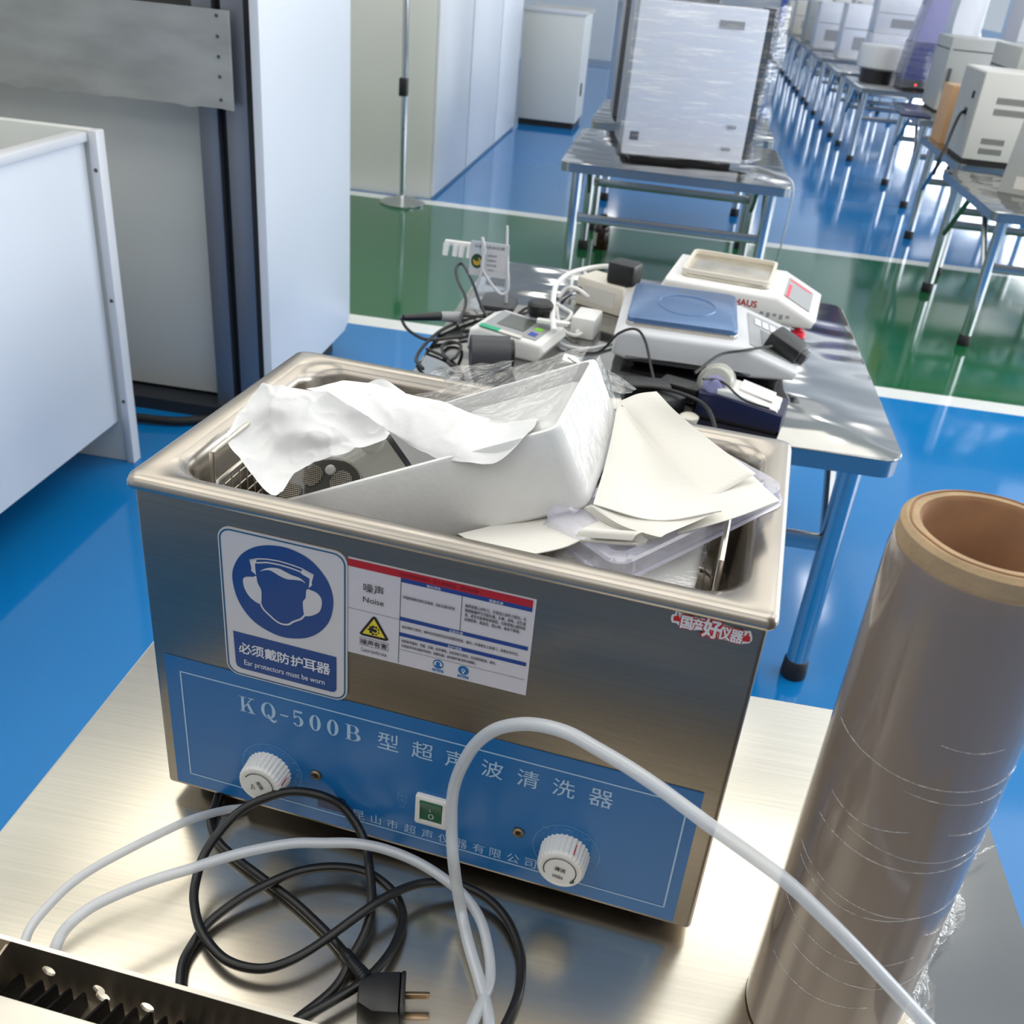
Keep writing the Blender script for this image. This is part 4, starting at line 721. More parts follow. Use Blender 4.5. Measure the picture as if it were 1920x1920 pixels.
obj('loose_film', MB().sheet(rows, 5, 5, .004, 90), 'film_clear', t)
tag(obj('steel_plate', MB().prism(rrect(.322, .4435, .14, .985, .003, 2), BT, BT+.0012, 'z'), 'dark_steel'), 'dark polished steel plate on the right end of the work table, behind the film roll', 'plate')
# power cord
t = thing('mains_cable', 'black power cord looping in front of the blue panel, ending in a three-pin plug', 'cord', (-.1, .5, BT))
b = MB().tube(D['cordC'], .0042, 10, 6); obj('cable', b, 'cord', t)
b = MB().tube(D['cordA'], .0042, 10, 6); obj('cable', b, 'cord', t)
b = MB().tube(D['cordB'], .0042, 10, 6); obj('cable', b, 'cord', t)
rl = [Vector(p) for p in D['relief']]; pc = [Vector(p) for p in D['plugc']]
b = MB()
for k in range(9):
    p = rl[0].lerp(rl[1], k/9*1.0) if k < 5 else rl[1].lerp(rl[2], (k-4)/5)
    q = p+(rl[2]-rl[0]).normalized()*.0024; b.cyl(p, q, .0066-.0002*(8-k), None, 14)
b.cyl(rl[0], rl[2], .0052, .0062, 14)
pl = obj('strain_relief', b, 'cord', t)
fwd = (pc[5]-pc[1]); fwd.z = 0; fwd.normalize(); sd = Vector((-fwd.y, fwd.x, 0)); PM = Matrix(((fwd.x, sd.x, 0, pc[1].x), (fwd.y, sd.y, 0, pc[1].y), (0, 0, 1, BT+.0195), (0, 0, 0, 1)))
b = MB(); b.T = PM; b.prism([(-.022, -.010), (-.010, -.018), (.012, -.019), (.012, .019), (-.010, .018), (-.022, .010)], -.017, .015, 'z', .004)
b.prism(rrect(-.021, .021, -.0185, .0165, .008, 4), .012, .016, 'x', .0015); hd = obj('plug', b, 'black_pl', t)
for dy, dz in ((.009, -.004), (-.009, -.004), (0, .008)):
    b = MB(); b.T = PM; b.box(.016, .036, dy-(.0032 if dy else .0008), dy+(.0032 if dy else .0008), dz-(.0008 if dy else .0032), dz+(.0008 if dy else .0032), .0005); obj('prong', b, 'brass_led', hd)
# milky tubes
GTu = 'milky drain tubes on the work table'
tag(obj('drain_tube', MB().tube(D['tubeA'], .0052, 14, 6), 'tube'), 'milky tube arching high over the blue panel and past the film roll', 'tube', GTu)
tag(obj('drain_tube', MB().tube(D['tubeB'], .0047, 14, 6), 'tube'), 'milky tube curving low below the panel from the metal tray to the frame bottom', 'tube', GTu)
tag(obj('drain_tube', MB().tube(D['tubeC'], .0040, 14, 6), 'tube'), 'thin milky tube at the left running from under the tank to the metal tray', 'tube', GTu)
# metal tray with black fins in the foreground
TF = Matrix.Translation((-.302, .4455, BT+.001)) @ Matrix.Rotation(radians(-3.8), 4, 'Z')
t = thing('finned_tray', 'steel tray with punched holes and black fins in the near left corner', 'tray', (0, -.03, 0), TF)
wl = MB().box(-.165, .175, 0, .0022, 0, .051); 
me_w = bpy.data.meshes.new('wall'); wl.bm.to_mesh(me_w); ow = bpy.data.objects.new('wall', me_w); COL.objects.link(ow)
ct = MB()
for x, z, r in ((-.088, .026, .0058), (-.0442, .0205, .0052), (-.0418, .0120, .0062), (-.0025, .015, .0058)): ct.cyl((x, -.01, z), (x, .012, z), r, n=20)
me_c = bpy.data.meshes.new('cut'); ct.bm.to_mesh(me_c); oc = bpy.data.objects.new('cut', me_c); COL.objects.link(oc)
md = ow.modifiers.new('b', 'BOOLEAN'); md.operation = 'DIFFERENCE'; md.object = oc; md.solver = 'EXACT'; md.use_self = True
me_n = bpy.data.meshes.new_from_object(ow.evaluated_get(bpy.context.evaluated_depsgraph_get()))
for o_ in (ow, oc): bpy.data.objects.remove(o_)
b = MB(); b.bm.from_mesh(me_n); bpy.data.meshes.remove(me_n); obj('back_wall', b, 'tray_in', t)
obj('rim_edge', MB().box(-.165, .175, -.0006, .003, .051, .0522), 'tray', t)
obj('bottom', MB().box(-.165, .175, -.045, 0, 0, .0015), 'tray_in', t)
obj('front_flange', MB().box(-.165, .175, -.12, -.0405, .046, .0485, .0006).box(-.165, .175, -.0425, -.0405, .0015, .046), 'tray', t)
obj('end_wall', MB().prism([(-.042, .0015), (0, .0015), (0, .049), (-.004, .049), (-.042, .045)], -.121, -.119, 'x'), 'tray_in', t)
fz_ = [-.112]+[-.094+.0128*k for k in range(4)]+[-.036+.0128*k for k in range(16)]
for x in fz_: obj('fin', MB().prism([(-.040, .0015), (-.004, .0015), (-.004, .018), (-.010, .0215), (-.038, .0335), (-.040, .031)], x, x+.0022, 'x'), 'fins', t)
# ------------------------------------------------------------------ on the folding table behind (top at TT)
def R2(deg, x, y, z=TT): return Matrix.Translation((x, y, z)) @ Matrix.Rotation(radians(deg), 4, 'Z')
# grey scale with blue filmed pan
F = R2(-1, .15, 2.56)
t = thing('bench_scale', 'light grey bench scale with a blue filmed square pan, display facing right', 'scale', (0, 0, 0), F)
obj('body', MB().prism([(-.215, .035), (-.18, .025), (-.06, .050), (.06, .050), (.13, .022), (.235, .030), (.245, .052), (.10, .098), (-.195, .098), (-.215, .085)], -.19, .17, 'y', .012, 3), 'lgrey_pl', t)
obj('under_body', MB().box(-.19, .20, -.165, .15, .012, .05, .01), 'dgrey_pl', t)
for x in (-.17, .19):
    for y in (-.15, .13): obj('foot', MB().cyl((x, y, 0), (x, y, .014), .014), 'black_rubber', t)
pn = obj('pan', MB().prism(rrect(-.19, .085, -.14, .175, .018), .100, .120, 'z', .004), 'blue_pan', t)
pn['label'] = 'steel pan under blue film'
obj('pan_edge', MB().prism(rrect(-.192, .087, -.142, .177, .019), .098, .108, 'z', .003), 'steel_rim', t)
b = MB().tube([(-.045+.075*cos(2*pi*k/40), .02+.085*sin(2*pi*k/40), .1203) for k in range(40)], .0016, 6, 1, True); obj('pan_ring', b, 'blue_pan', pn)
b = MB(); b.T = Matrix.Translation((.172, -.01, .076)) @ Matrix.Rotation(radians(17.6), 4, 'Y'); b.box(-.055, .058, -.13, .13, -.001, .0015)
dp = obj('display_panel', b, 'grey_pl', t)
b = MB(); b.T = Matrix.Translation((.172, -.01, .078)) @ Matrix.Rotation(radians(17.6), 4, 'Y'); b.box(-.02, .03, -.12, .02, .0, .0012); obj('lcd', b, 'screen', dp)
for k in range(4):
    b = MB(); b.T = Matrix.Translation((.172, -.01, .078)) @ Matrix.Rotation(radians(17.6), 4, 'Y'); b.box(-.035+.022*k, -.018+.022*k, .05, .10, .0, .002, .0006); obj('key', b, 'white_ink', dp)
# scale with red foot
F = R2(-9, .255, 2.98)
t = thing('balance', 'white balance with worn cream pan, red foot and red lettering, farthest back on the table', 'scale', (0, 0, 0), F)
obj('body', MB().prism([(-.20, .03), (.16, .035), (.235, .038), (.245, .06), (.13, .112), (-.19, .112), (-.205, .08)], -.17, .14, 'y', .012, 3), 'white_pl', t)
obj('pan_dish', MB().prism(rrect(-.155, .10, -.115, .135, .02), .114, .122, 'z', .003), 'pan', t)
b = MB(); o_ = rrect(-.155, .10, -.115, .135, .02); i_ = rrect(-.147, .092, -.107, .127, .016); A = [[b.v((p[0], p[1], z)) for p in r] for r, z in ((o_, .120), (o_, .134), (i_, .134), (i_, .122))]
for k in range(3):
    for i in range(len(o_)): b.f([A[k][i], A[k][(i+1) % len(o_)], A[k+1][(i+1) % len(o_)], A[k+1][i]])
obj('pan_rim', b, 'beige_pl', t)
for x, y, m_ in ((.205, -.14, 'red_pl'), (.205, .11, 'red_pl'), (-.17, -.14, 'red_pl'), (-.17, .11, 'red_pl')): obj('foot', MB().lathe([(.018, 0), (.022, .004), (.022, .014), (.016, .02), (.008, .022), (.008, .04)], (x, y, 0), 24), m_, t)
b = MB().text('OHAUS', (.035, .082), .018, (0, -.1706, 0), (1, 0, 0), (0, 0, 1), w=.085, bold=.04); b.m = 1
for k in range(5): b.rect(.09+.018*k, .10+.018*k, .058-.006*(k % 2), .066, (0, -.1706, 0), (1, 0, 0), (0, 0, 1))
obj('brand_print', b, ['red_ink', 'grey_pl'], t)
b = MB(); b.T = Matrix.Translation((.185, -.02, .089)) @ Matrix.Rotation(radians(24.5), 4, 'Y'); b.box(-.045, .04, -.10, .10, -.001, .0015); b.m = 1; b.box(-.04, -.03, -.10, .03, .0015, .002); b.box(-.04, .03, .07, .085, .0015, .002)
obj('display_panel', b, ['grey_pl', 'red_pl'], t)
# navy benchtop instrument
F = R2(-12, .25, 2.17)
t = thing('bench_instrument', 'small navy and white bench instrument with lilac round knob, at the front of the table', 'instrument', (0, 0, 0), F)
obj('base', MB().prism([(-.095, .006), (.098, .006), (.098, .048), (-.05, .062), (-.095, .062)], -.055, .055, 'y', .004), 'navy', t)
obj('under_pad', MB().box(-.09, .09, -.05, .05, 0, .007), 'black_rubber', t)
obj('top_shell', MB().prism([(-.055, .062), (.085, .048), (.083, .054), (-.02, .074), (-.055, .074)], -.05, .04, 'y', .004), 'white_pl', t)
obj('cover_plate', MB().prism([(-.01, .070), (.068, .058), (.068, .063), (-.01, .078)], -.022, .04, 'y', .003), 'white_pl', t)
obj('clear_hood', MB().lathe([(.042, -.02), (.042, .02), (.036, .03), (.015, .033), (.0005, .033)], (-.066, .0, .072), 28, (0, -1, .2)), 'clear_pl', t)
obj('drum', MB().lathe([(.034, -.02), (.034, .012)], (-.066, .0, .072), 28, (0, -1, .2)), 'white_pl', t)
obj('knob', MB().lathe([(.026, .018), (.026, .026), (.018, .030), (.017, .036), (.010, .038), (.0005, .036)], (-.066, -.008, .068), 28, (0, -1, .2)), 'lilac', t)
obj('rocker', MB().box(.072, .086, -.04, -.015, .050, .056, .002), 'white_pl', t)
# meter with display
F = R2(-14, -.315, 2.43)
t = thing('ph_meter', 'white bench meter with grey screen and a teal corner label, beside the black cables', 'meter', (0, 0, 0), F)
obj('body', MB().prism([(-.105, .0), (.085, .0), (.105, .030), (.098, .048), (-.07, .062), (-.10, .05)], -.085, .085, 'y', .010, 3), 'white_pl', t)
b = MB(); b.T = Matrix.Translation((.0, 0, .0565)) @ Matrix.Rotation(radians(4.8), 4, 'Y'); b.box(-.072, .075, -.065, .065, .0, .0015); fp = obj('face_panel', b, 'grey_pl', t)
for nm, q, m_ in (('screen', (-.045, .03, -.035, .055), 'screen'), ('corner_label', (-.075, -.02, -.083, -.062), 'teal'), ('strip_label', (-.02, .04, -.083, -.066), 'label'), ('button', (.045, .065, .0, .018), 'lime'), ('button', (.045, .065, -.045, -.02), 'btn_blue')):
    b = MB(); b.T = Matrix.Translation((.0, 0, .0565)) @ Matrix.Rotation(radians(4.8), 4, 'Y'); b.box(q[0], q[1], q[2], q[3], .001, .003); obj(nm, b, m_, fp)
tag(obj('adapter_puck', MB().lathe([(.030, 0), (.034, .006), (.034, .03), (.028, .036), (.0005, .037)], (-.27, 2.50, TT+.068), 28), 'black_pl'), 'round black adapter lying on the white bench meter', 'adapter')
tag(obj('label_card', MB().prism(rrect(-.27, -.19, 2.435, 2.455, .004), TT+.068, TT+.076, 'z'), 'white_pl'), 'small white stick lying on the meter below the black adapter', 'stick')
t = thing('motor_can', 'dark grey cylinder lying in front of the white bench meter', 'cylinder', (-.355, 2.245, TT))
obj('can', MB().cyl((-.40, 2.235, TT+.042), (-.31, 2.262, TT+.042), .041, n=32), 'dgrey_pl', t); obj('cap', MB().cyl((-.31, 2.262, TT+.042), (-.30, 2.265, TT+.042), .033, n=32), 'black_pl', t)
# power box, plug, adapter
F = R2(-28, -.115, 2.85)
t = thing('power_supply', 'cream power supply box with a printed face, left of the scales', 'power supply', (0, 0, 0), F)
obj('case', MB().box(-.085, .075, -.045, .055, 0, .085, .008), 'beige_pl', t); obj('print', MB().box(-.055, .05, -.0462, -.045, .018, .066), 'label', t)
obj('socket', MB().lathe([(.010, 0), (.010, .004), (.006, .004), (.006, .001)], (-.07, -.045, .045), 16, (0, -1, 0)), 'black_pl', t)
b = MB(); b.T = R2(-20, -.075, 2.83, TT+.0855); b.prism(rrect(-.042, .042, -.036, .036, .012, 4), 0, .062, 'z', .008); tag(obj('plug_adapter', b, 'black_pl'), 'black plug adapter sitting on the cream power supply box', 'adapter')
t = thing('white_adapter', 'small white plug adapter among the white cables', 'adapter', (-.15, 2.62, TT))
b = MB(); b.T = R2(-8, -.152, 2.60); b.box(-.033, .033, -.05, .05, 0, .058, .007); obj('case', b, 'white_pl', t)
b = MB(); b.T = R2(-8, -.152, 2.60); b.cyl((-.01, -.05, .02), (-.012, -.066, .02), .006, .004, 12); obj('strain_relief', b, 'white_pl', t)
# electrode stand with sign card
t = thing('electrode_stand', 'thin electrode stand with a white comb holder and a hanging sign card', 'stand', (-.44, 2.76, TT))
obj('rod', MB().cyl((-.398, 2.75, TT+.008), (-.412, 2.75, .905), .0045, .0035, 10), 'lgrey_pl', t)
obj('base', MB().prism(rrect(-.47, -.37, 2.70, 2.82, .02), TT, TT+.008, 'z', .002), 'dgrey_pl', t)
b = MB().box(-.585, -.42, 2.738, 2.752, .832, .848, .004)
for x in (-.578, -.55, -.533, -.51): b.cyl((x, 2.742, .838), (x-.003, 2.735, .806), .0095, .0075, 12)
obj('comb_holder', b, 'white_pl', t)
sc_ = obj('sign_card', MB().prism(rrect(-.508, -.398, .762, .858, .004), 2.729, 2.732, 'y'), 'lgrey_pl', t)
b = MB(); O_ = (0, 2.7285, 0); b.text('仪器状态标识牌', (-.453, .845), .009, O_, (1, 0, 0), (0, 0, 1), w=.085)
for i, s_ in enumerate(('仪器名称', '仪器编号', '校准日期', '负责人')): b.text(s_, (-.445, .822-.0135*i), .0062, O_, (1, 0, 0), (0, 0, 1))
obj('card_print', b, 'grey_ink', sc_)
b = MB().rings((-.487, .803), (.0165, .0205), (.0001, .0001), O_, (1, 0, 0), (0, 0, 1)); b.m = 1; b.rings((-.487, .803), (.0110, .0125), (.006, .006), (0, 2.7282, 0), (1, 0, 0), (0, 0, 1), t0=-200, t1=60); b.rect(-.492, -.481, .798, .803, (0, 2.7282, 0), (1, 0, 0), (0, 0, 1))
obj('round_emblem', b, ['emb_green', 'emb_yellow'], sc_); obj('blank_field', MB().box(-.428, -.404, 2.7284, 2.729, .78, .832), 'sign_white', sc_)
b = MB().tube([(-.475, 2.725, .87), (-.465, 2.722, .835), (-.47, 2.722, .79), (-.44, 2.722, .745), (-.41, 2.722, .72), (-.392, 2.725, .735), (-.398, 2.73, .79), (-.404, 2.735, .85)], .0042, 8, 6).tube([(-.475, 2.725, .872), (-.468, 2.72, .80), (-.478, 2.72, .74), (-.49, 2.72, .70)], .004, 8, 6)
obj('sensor_lead', b, 'lgrey_pl', t)
# black probe
t = thing('electrode_probe', 'black handheld probe with a grey cap lying across the left edge of the table', 'probe', (-.53, 2.47, TT))
obj('handle', MB().cyl((-.618, 2.43, TT+.035), (-.535, 2.50, TT+.028), .008, .0125, 16), 'black_pl', t); obj('cap', MB().cyl((-.535, 2.50, TT+.028), (-.49, 2.535, TT+.020), .013, .016, 16), 'grey_pl', t)
# cables
def cable(pts, r, m_, label, grp): tag(obj('cable', MB().tube(pts, r, 8, 6), m_), label, 'cable', grp)
GB = 'black cables on the folding table'; GW = 'white cables on the folding table'; q = .688
cable([(-.618, 2.43, .714), (-.634, 2.47, .70), (-.6, 2.414, .69), (-.54, 2.368, q), (-.478, 2.406, q), (-.448, 2.432, q), (-.43, 2.47, .70)], .0042, 'cord', 'black cable hanging from the tip of the probe past the table edge', GB)
cable([(-.523, 2.537, .70), (-.44, 2.564, .70), (-.383, 2.573, .70), (-.31, 2.671, .70), (-.267, 2.804, .695), (-.228, 2.951, .69)], .0042, 'cord', 'black cable running from the probe back under the white cables', GB)
cable([(-.48, 2.464, .70), (-.484, 2.584, .73), (-.538, 2.718, .745), (-.555, 2.778, .76), (-.545, 2.812, .765), (-.495, 2.711, .75), (-.441, 2.589, .72), (-.40, 2.53, .695)], .0042, 'cord', 'black cable rising in a tall loop left of the sign card', GB)
cable([(-.50, 2.17, q), (-.53, 2.223, q), (-.535, 2.318, q), (-.518, 2.455, q), (-.469, 2.568, q), (-.41, 2.651, q)], .0045, 'cord', 'black cable sweeping along the left edge of the table', GB)
cable([(-.45, 2.245, q), (-.476, 2.284, q), (-.491, 2.338, q), (-.479, 2.376, q), (-.447, 2.357, q), (-.44, 2.26, .694), (-.45, 2.218, .694), (-.42, 2.201, q)], .004, 'cord', 'small coil of black cable at the front left corner', GB)
cable([(-.524, 2.305, .687), (-.476, 2.273, .687), (-.432, 2.227, .687), (-.40, 2.16, .687)], .004, 'cord', 'short black cable below the small coil', GB)
cable([(-.35, 2.60, .70), (-.32, 2.63, .72), (-.30, 2.60, .71), (-.33, 2.57, .70), (-.36, 2.60, .695), (-.33, 2.65, .69)], .004, 'cord', 'knot of black cable behind the white bench meter', GB)
cable([(-.219, 2.399, .745), (-.235, 2.48, .76), (-.25, 2.616, .775), (-.252, 2.717, .775), (-.231, 2.864, .765), (-.178, 2.966, .76), (-.12, 2.95, .775), (-.09, 2.87, .78)], .0075, 'white_pl', 'thick white cable arching from the bench meter to the black plug', GW)
cable([(-.227, 2.895, .70), (-.23, 2.966, .73), (-.205, 2.996, .74), (-.186, 2.963, .72), (-.16, 2.93, .69)], .005, 'white_pl', 'white cable loop behind the cream power box', GW)
cable([(-.25, 2.76, .72), (-.23, 2.775, .745), (-.20, 2.765, .75), (-.17, 2.76, .735), (-.172, 2.79, .725)], .006, 'white_pl', 'white cable plugged into the cream power box', GW)
cable([(-.252, 2.748, .70), (-.233, 2.655, .69), (-.208, 2.571, .69), (-.175, 2.53, .695), (-.158, 2.54, .70)], .005, 'white_pl', 'white cable leading to the small white adapter', GW)
cable([(-.246, 2.699, .72), (-.218, 2.662, .72), (-.198, 2.633, .72), (-.208, 2.591, .71), (-.235, 2.603, .70), (-.24, 2.65, .69)], .005, 'white_pl', 'small coil of white cable left of the white adapter', GW)
cable([(-.24, 2.5, .70), (-.197, 2.46, .69), (-.14, 2.452, .69), (-.087, 2.5, .69), (-.05, 2.56, .69)], .005, 'lgrey_pl', 'grey cable lying in front of the white adapter', GW)
cable([(-.18, 2.42, .69), (-.10, 2.36, .72), (-.058, 2.355, .775), (-.018, 2.365, .79), (.01, 2.35, .77), (.035, 2.30, .72), (.052, 2.25, .692)], .0035, 'cord', 'thin black cable falling over the front left edge of the grey scale', GB)
cable([(.135, 2.225, .75), (.19, 2.316, .77), (.25, 2.36, .775), (.32, 2.42, .775)], .0035, 'cord', 'thin black cable from the navy instrument to the black adapter', GB)
cable([(-.02, 2.162, .72), (.057, 2.165, .725), (.119, 2.132, .73), (.166, 2.08, .73), (.19, 2.03, .70), (.182, 2.00, .69)], .0045, 'cord', 'thick black cable arching in front of the navy instrument', GB)
cable([(.15, 2.13, .775), (.18, 2.15, .77), (.205, 2.14, .765), (.225, 2.10, .762), (.25, 2.075, .758), (.30, 2.085, .745)], .0028, 'cord', 'fine black cable draped over the navy instrument', GB)
# black adapter on the grey scale, black pile
t = thing('black_adapter', 'square black adapter perched on the display end of the grey scale', 'adapter', (.35, 2.47, TT+.07))
b = MB(); b.T = R2(-25, .352, 2.475, TT+.052) @ Matrix.Rotation(radians(20), 4, 'Y'); b.box(-.045, .045, -.04, .04, .008, .058, .008); obj('case', b, 'black_pl', t)
b = MB(); b.T = R2(-25, .352, 2.475, TT+.052) @ Matrix.Rotation(radians(20), 4, 'Y'); b.box(.035, .06, -.02, .02, .02, .05, .004); obj('tongue', b, 'dgrey_pl', t)
for (x, y, a, sx, sy, sz, lb) in ((.03, 2.20, 10, .055, .03, .045, 'black power brick in the dark gap before the grey scale, left one'), (.11, 2.24, -20, .05, .028, .04, 'black power brick in the dark gap before the grey scale, right one'), (.06, 2.13, 40, .06, .03, .04, 'black power brick nearest the tank rim')):
    t = thing('power_brick', lb, 'power brick', (x, y, TT), group='black power bricks'); b = MB(); b.T = R2(a, x, y); b.box(-sx, sx, -sy, sy, 0, sz, .007); obj('case', b, 'black_pl', t)
    b = MB(); b.T = R2(a, x, y); b.cyl((sx, 0, sz/2), (sx+.02, .0, sz/2-.004), .006, .004, 10); obj('strain_relief', b, 'black_pl', t)
tag(obj('rubber_stopper', MB().lathe([(.018, 0), (.022, .018), (.016, .022), (.0005, .022)], (.133, 2.09, TT), 20), 'beige_pl'), 'small beige stopper left of the navy instrument', 'stopper')
b = MB(); b.prism(rrect(-.02, .14, 2.075, 2.19, .03), TT, TT+.004, 'z'); tag(obj('rubber_mat', b, 'black_rubber'), 'black rubber mat under the power bricks', 'mat')
# ------------------------------------------------------------------ wrapped cabinet on the far table
F = Matrix.Translation((.06, 5.33, TT)) @ Matrix.Rotation(radians(9), 4, 'Z')
t = thing('wrapped_cabinet', 'white upright cabinet with black grille back, shrink-wrapped, on the table across the green strip', 'cabinet', (0, .2, 0), F)
obj('door', MB().box(-.305, .305, 0, .045, .035, .735, .006), 'fridge', t)
obj('body', MB().box(-.30, .30, .05, .50, .045, .73, .006), 'fridge_dark', t)
obj('skid', MB().box(-.26, .26, .03, .48, .0, .045, .004), 'black_pl', t)
gr_ = obj('rear_grille', MB().box(.30, .365, .10, .13, .04, .74, .003), 'black_pl', t)
b = MB()
for k in range(34): b.cyl((.295, .095, .06+.02*k), (.375, .095, .06+.02*k), .003, n=6)
obj('grille_wires', b, 'black_pl', gr_)
obj('lower_badge', MB().box(-.275, -.232, -.003, 0, .105, .145), 'dgrey_pl', t); obj('top_badge', MB().box(.08, .20, -.003, 0, .64, .675), 'grey_pl', t)
for x, z in ((.225, .205), (.215, .10)): obj('latch', MB().box(x-.022, x+.022, -.008, 0, z-.008, z+.008, .003), 'grey_pl', t)
rows = [[(x, -.012-.012*sin(x*9+z*5)**2, z) for x in (-.33, -.2, -.07, .07, .2, .33)] for z in (.03, .2, .4, .6, .76)]
b = MB().sheet(rows, 6, 6, .012, 9)
b.sheet([[(.335+.05*k, .01+.06*k, z) for k in range(3)] for z in (.03, .25, .5, .76)], 6, 6, .02, 8)
b.sheet([[(x, y, .765) for x in (-.33, -.1, .12, .36)] for y in (-.02, .15, .32)], 6, 6, .025, 10)
obj('wrap', b, 'film_wrap', t)
F2 = Matrix.Translation((-.12, 6.85, TT)) @ Matrix.Rotation(radians(6), 4, 'Z')
t = thing('wrapped_cabinet', 'dark grey wrapped cabinet mostly hidden behind the white one, its left side showing', 'cabinet', (0, .2, 0), F2)
obj('body', MB().box(-.285, .285, 0, .5, .0, .78, .01), 'fridge_dark', t); obj('lid', MB().box(-.295, .295, -.01, .51, .78, .81, .006), 'wrap_white', t)
tag(obj('cable', MB().tube([(.36, 5.46, TT+.01), (.46, 5.52, TT+.006), (.55, 5.4, TT+.006), (.605, 5.3, TT+.006), (.63, 5.26, TT-.03), (.636, 5.26, TT-.12), (.636, 5.3, .35), (.645, 5.6, .08), (.67, 5.9, .006), (.75, 6.1, .006)], .004, 6, 6), 'lgrey_pl'), 'pale thin cable trailing from the wrapped cabinet over the table corner to the floor', 'cable')
# amber bottle on the floor
t = thing('amber_bottle', 'brown glass bottle with a pale label under the far table', 'bottle', (-.336, 6.18, 0))
obj('glass', MB().lathe([(.046, 0), (.05, .006), (.05, .125), (.044, .145), (.022, .165), (.018, .17), (.018, .185)], (-.336, 6.18, 0), 28), 'amber', t); obj('cap', MB().cyl((-.336, 6.18, .185), (-.336, 6.18, .205), .021), 'black_pl', t)
b = MB(); P = [(-.336+.0507*cos(radians(a)), 6.18+.0507*sin(radians(a))) for a in range(170, 241, 10)]
A = [b.v((x, y, .02)) for x, y in P]; B2 = [b.v((x, y, .10)) for x, y in P]
for i in range(len(P)-1): b.f([A[i], A[i+1], B2[i+1], B2[i]])
obj('label', b, 'label', t)
# ------------------------------------------------------------------ instruments of the right row
def bx(x0, x1, y0, y1, z0, z1, bev=.006): return MB().box(x0, x1, y0, y1, z0, z1, bev)
t = thing('vented_box', 'light grey instrument box with four vent patches and a black mains lead', 'instrument', (2.0, 6.75, TT))
obj('case', bx(1.70, 2.40, 6.50, 6.98, TT+.03, 1.185), 'oven_white', t); obj('foot_strip', bx(1.72, 2.38, 6.52, 6.96, TT, TT+.03, 0), 'black_rubber', t)
obj('side_panel', bx(1.694, 1.70, 6.51, 6.97, TT+.04, 1.175, 0), 'oven_grey', t)
for x0, x1, z0, z1 in ((1.80, 2.02, 1.02, 1.055), (1.80, 2.02, .96, .995), (1.78, 1.92, .80, .832), (1.78, 1.92, .745, .777)):
    b = MB(); n = int((x1-x0)/.011)
    for k in range(n): b.box(x0+.011*k, x0+.011*k+.006, 6.4985, 6.502, z0, z1)
    obj('vent', b, 'dark_gap', t)
obj('socket', bx(1.688, 1.695, 6.66, 6.72, .93, .97, .002), 'black_pl', t); obj('knob', bx(1.684, 1.695, 6.6, 6.62, 1.03, 1.07, .002), 'black_pl', t)
obj('mains_lead', MB().tube([(1.688, 6.69, .95), (1.66, 6.66, .93), (1.63, 6.6, .86), (1.60, 6.53, .76), (1.575, 6.5, .69), (1.57, 6.5, .60)], .009, 8, 6), 'cord', t)
F = Matrix.Translation((1.70, 5.66, TT)) @ Matrix.Rotation(radians(-24), 4, 'Z')
t = thing('grey_terminal', 'grey box with pale lettering tape and a cream label at the right frame edge', 'instrument', (.2, .2, 0), F)
obj('case', MB().prism([(0, 0), (.50, 0), (.50, .38), (.02, .36)], 0, .42, 'y', .006), 'oven_grey', t)
obj('lettering', MB().text('CRYO', (0, 0), .05, (.15, -.0012, .20), (.35, 0, .937), (-.937, 0, .35), bold=.05), 'white_ink', t)
obj('cream_label', bx(.07, .14, -.002, 0, .03, .09, 0), 'label', t)
t = thing('carton', 'brown carton box on the second table of the right row', 'carton', (1.82, 7.44, TT)); obj('box', bx(1.735, 1.94, 7.30, 7.58, TT, 1.03, .003), 'carton', t); obj('tape', bx(1.735, 1.94, 7.42, 7.46, 1.0301, 1.031, 0), 'label', t)
def oven(label, x0, x1, y0, y1, h, z=TT, m_='oven_grey', seam=.8, name='laboratory_oven', knobs=True):
    t = thing(name, label, 'oven', ((x0+x1)/2, (y0+y1)/2, z)); obj('case', bx(x0, x1, y0, y1, z+.02, z+h), m_, t); obj('foot_strip', bx(x0+.02, x1-.02, y0+.02, y1-.02, z, z+.02, 0), 'black_rubber', t)
    obj('door_gap', bx(x0+.02, x1-.02, y0-.002, y0+.001, z+.02+h*seam, z+.028+h*seam, 0), 'dark_gap', t); obj('side_seam', bx(x0-.002, x0+.001, y0+.02, y1-.02, z+.02+h*seam, z+.028+h*seam, 0), 'dark_gap', t)
    if knobs: obj('handle', bx(x0+.03, x0+.05, y0-.03, y0, z+h*.3, z+h*.6, .004), 'dgrey_pl', t)
    return t
oven('tall grey cabinet on the third table of the right row', 2.07, 2.55, 9.16, 9.70, .56)
oven('wide grey oven behind the vented box, under the pale wrapped one', 2.0, 2.9, 7.02, 7.64, .62, seam=.75, knobs=False)
oven('pale grey cabinet far right behind the vented box', 2.98, 3.5, 7.0, 7.6, .55, knobs=False)
t = thing('wrapped_monitor', 'lilac-white wrapped instrument standing on the wide grey oven', 'instrument', (2.3, 7.3, 1.3))
b = MB(); b.T = Matrix.Translation((2.12, 7.05, 1.30)) @ Matrix.Rotation(radians(-6), 4, 'Z'); b.prism([(0, 0), (.40, 0), (.50, .55), (.08, .55)], 0, .35, 'y', .01); obj('case', b, 'wrap_lilac', t)
b = MB(); b.T = Matrix.Translation((2.12, 7.03, 1.30)) @ Matrix.Rotation(radians(-6), 4, 'Z'); b.box(.24, .32, 0, .02, .05, .18, .006); obj('handle', b, 'dgrey_pl', t)
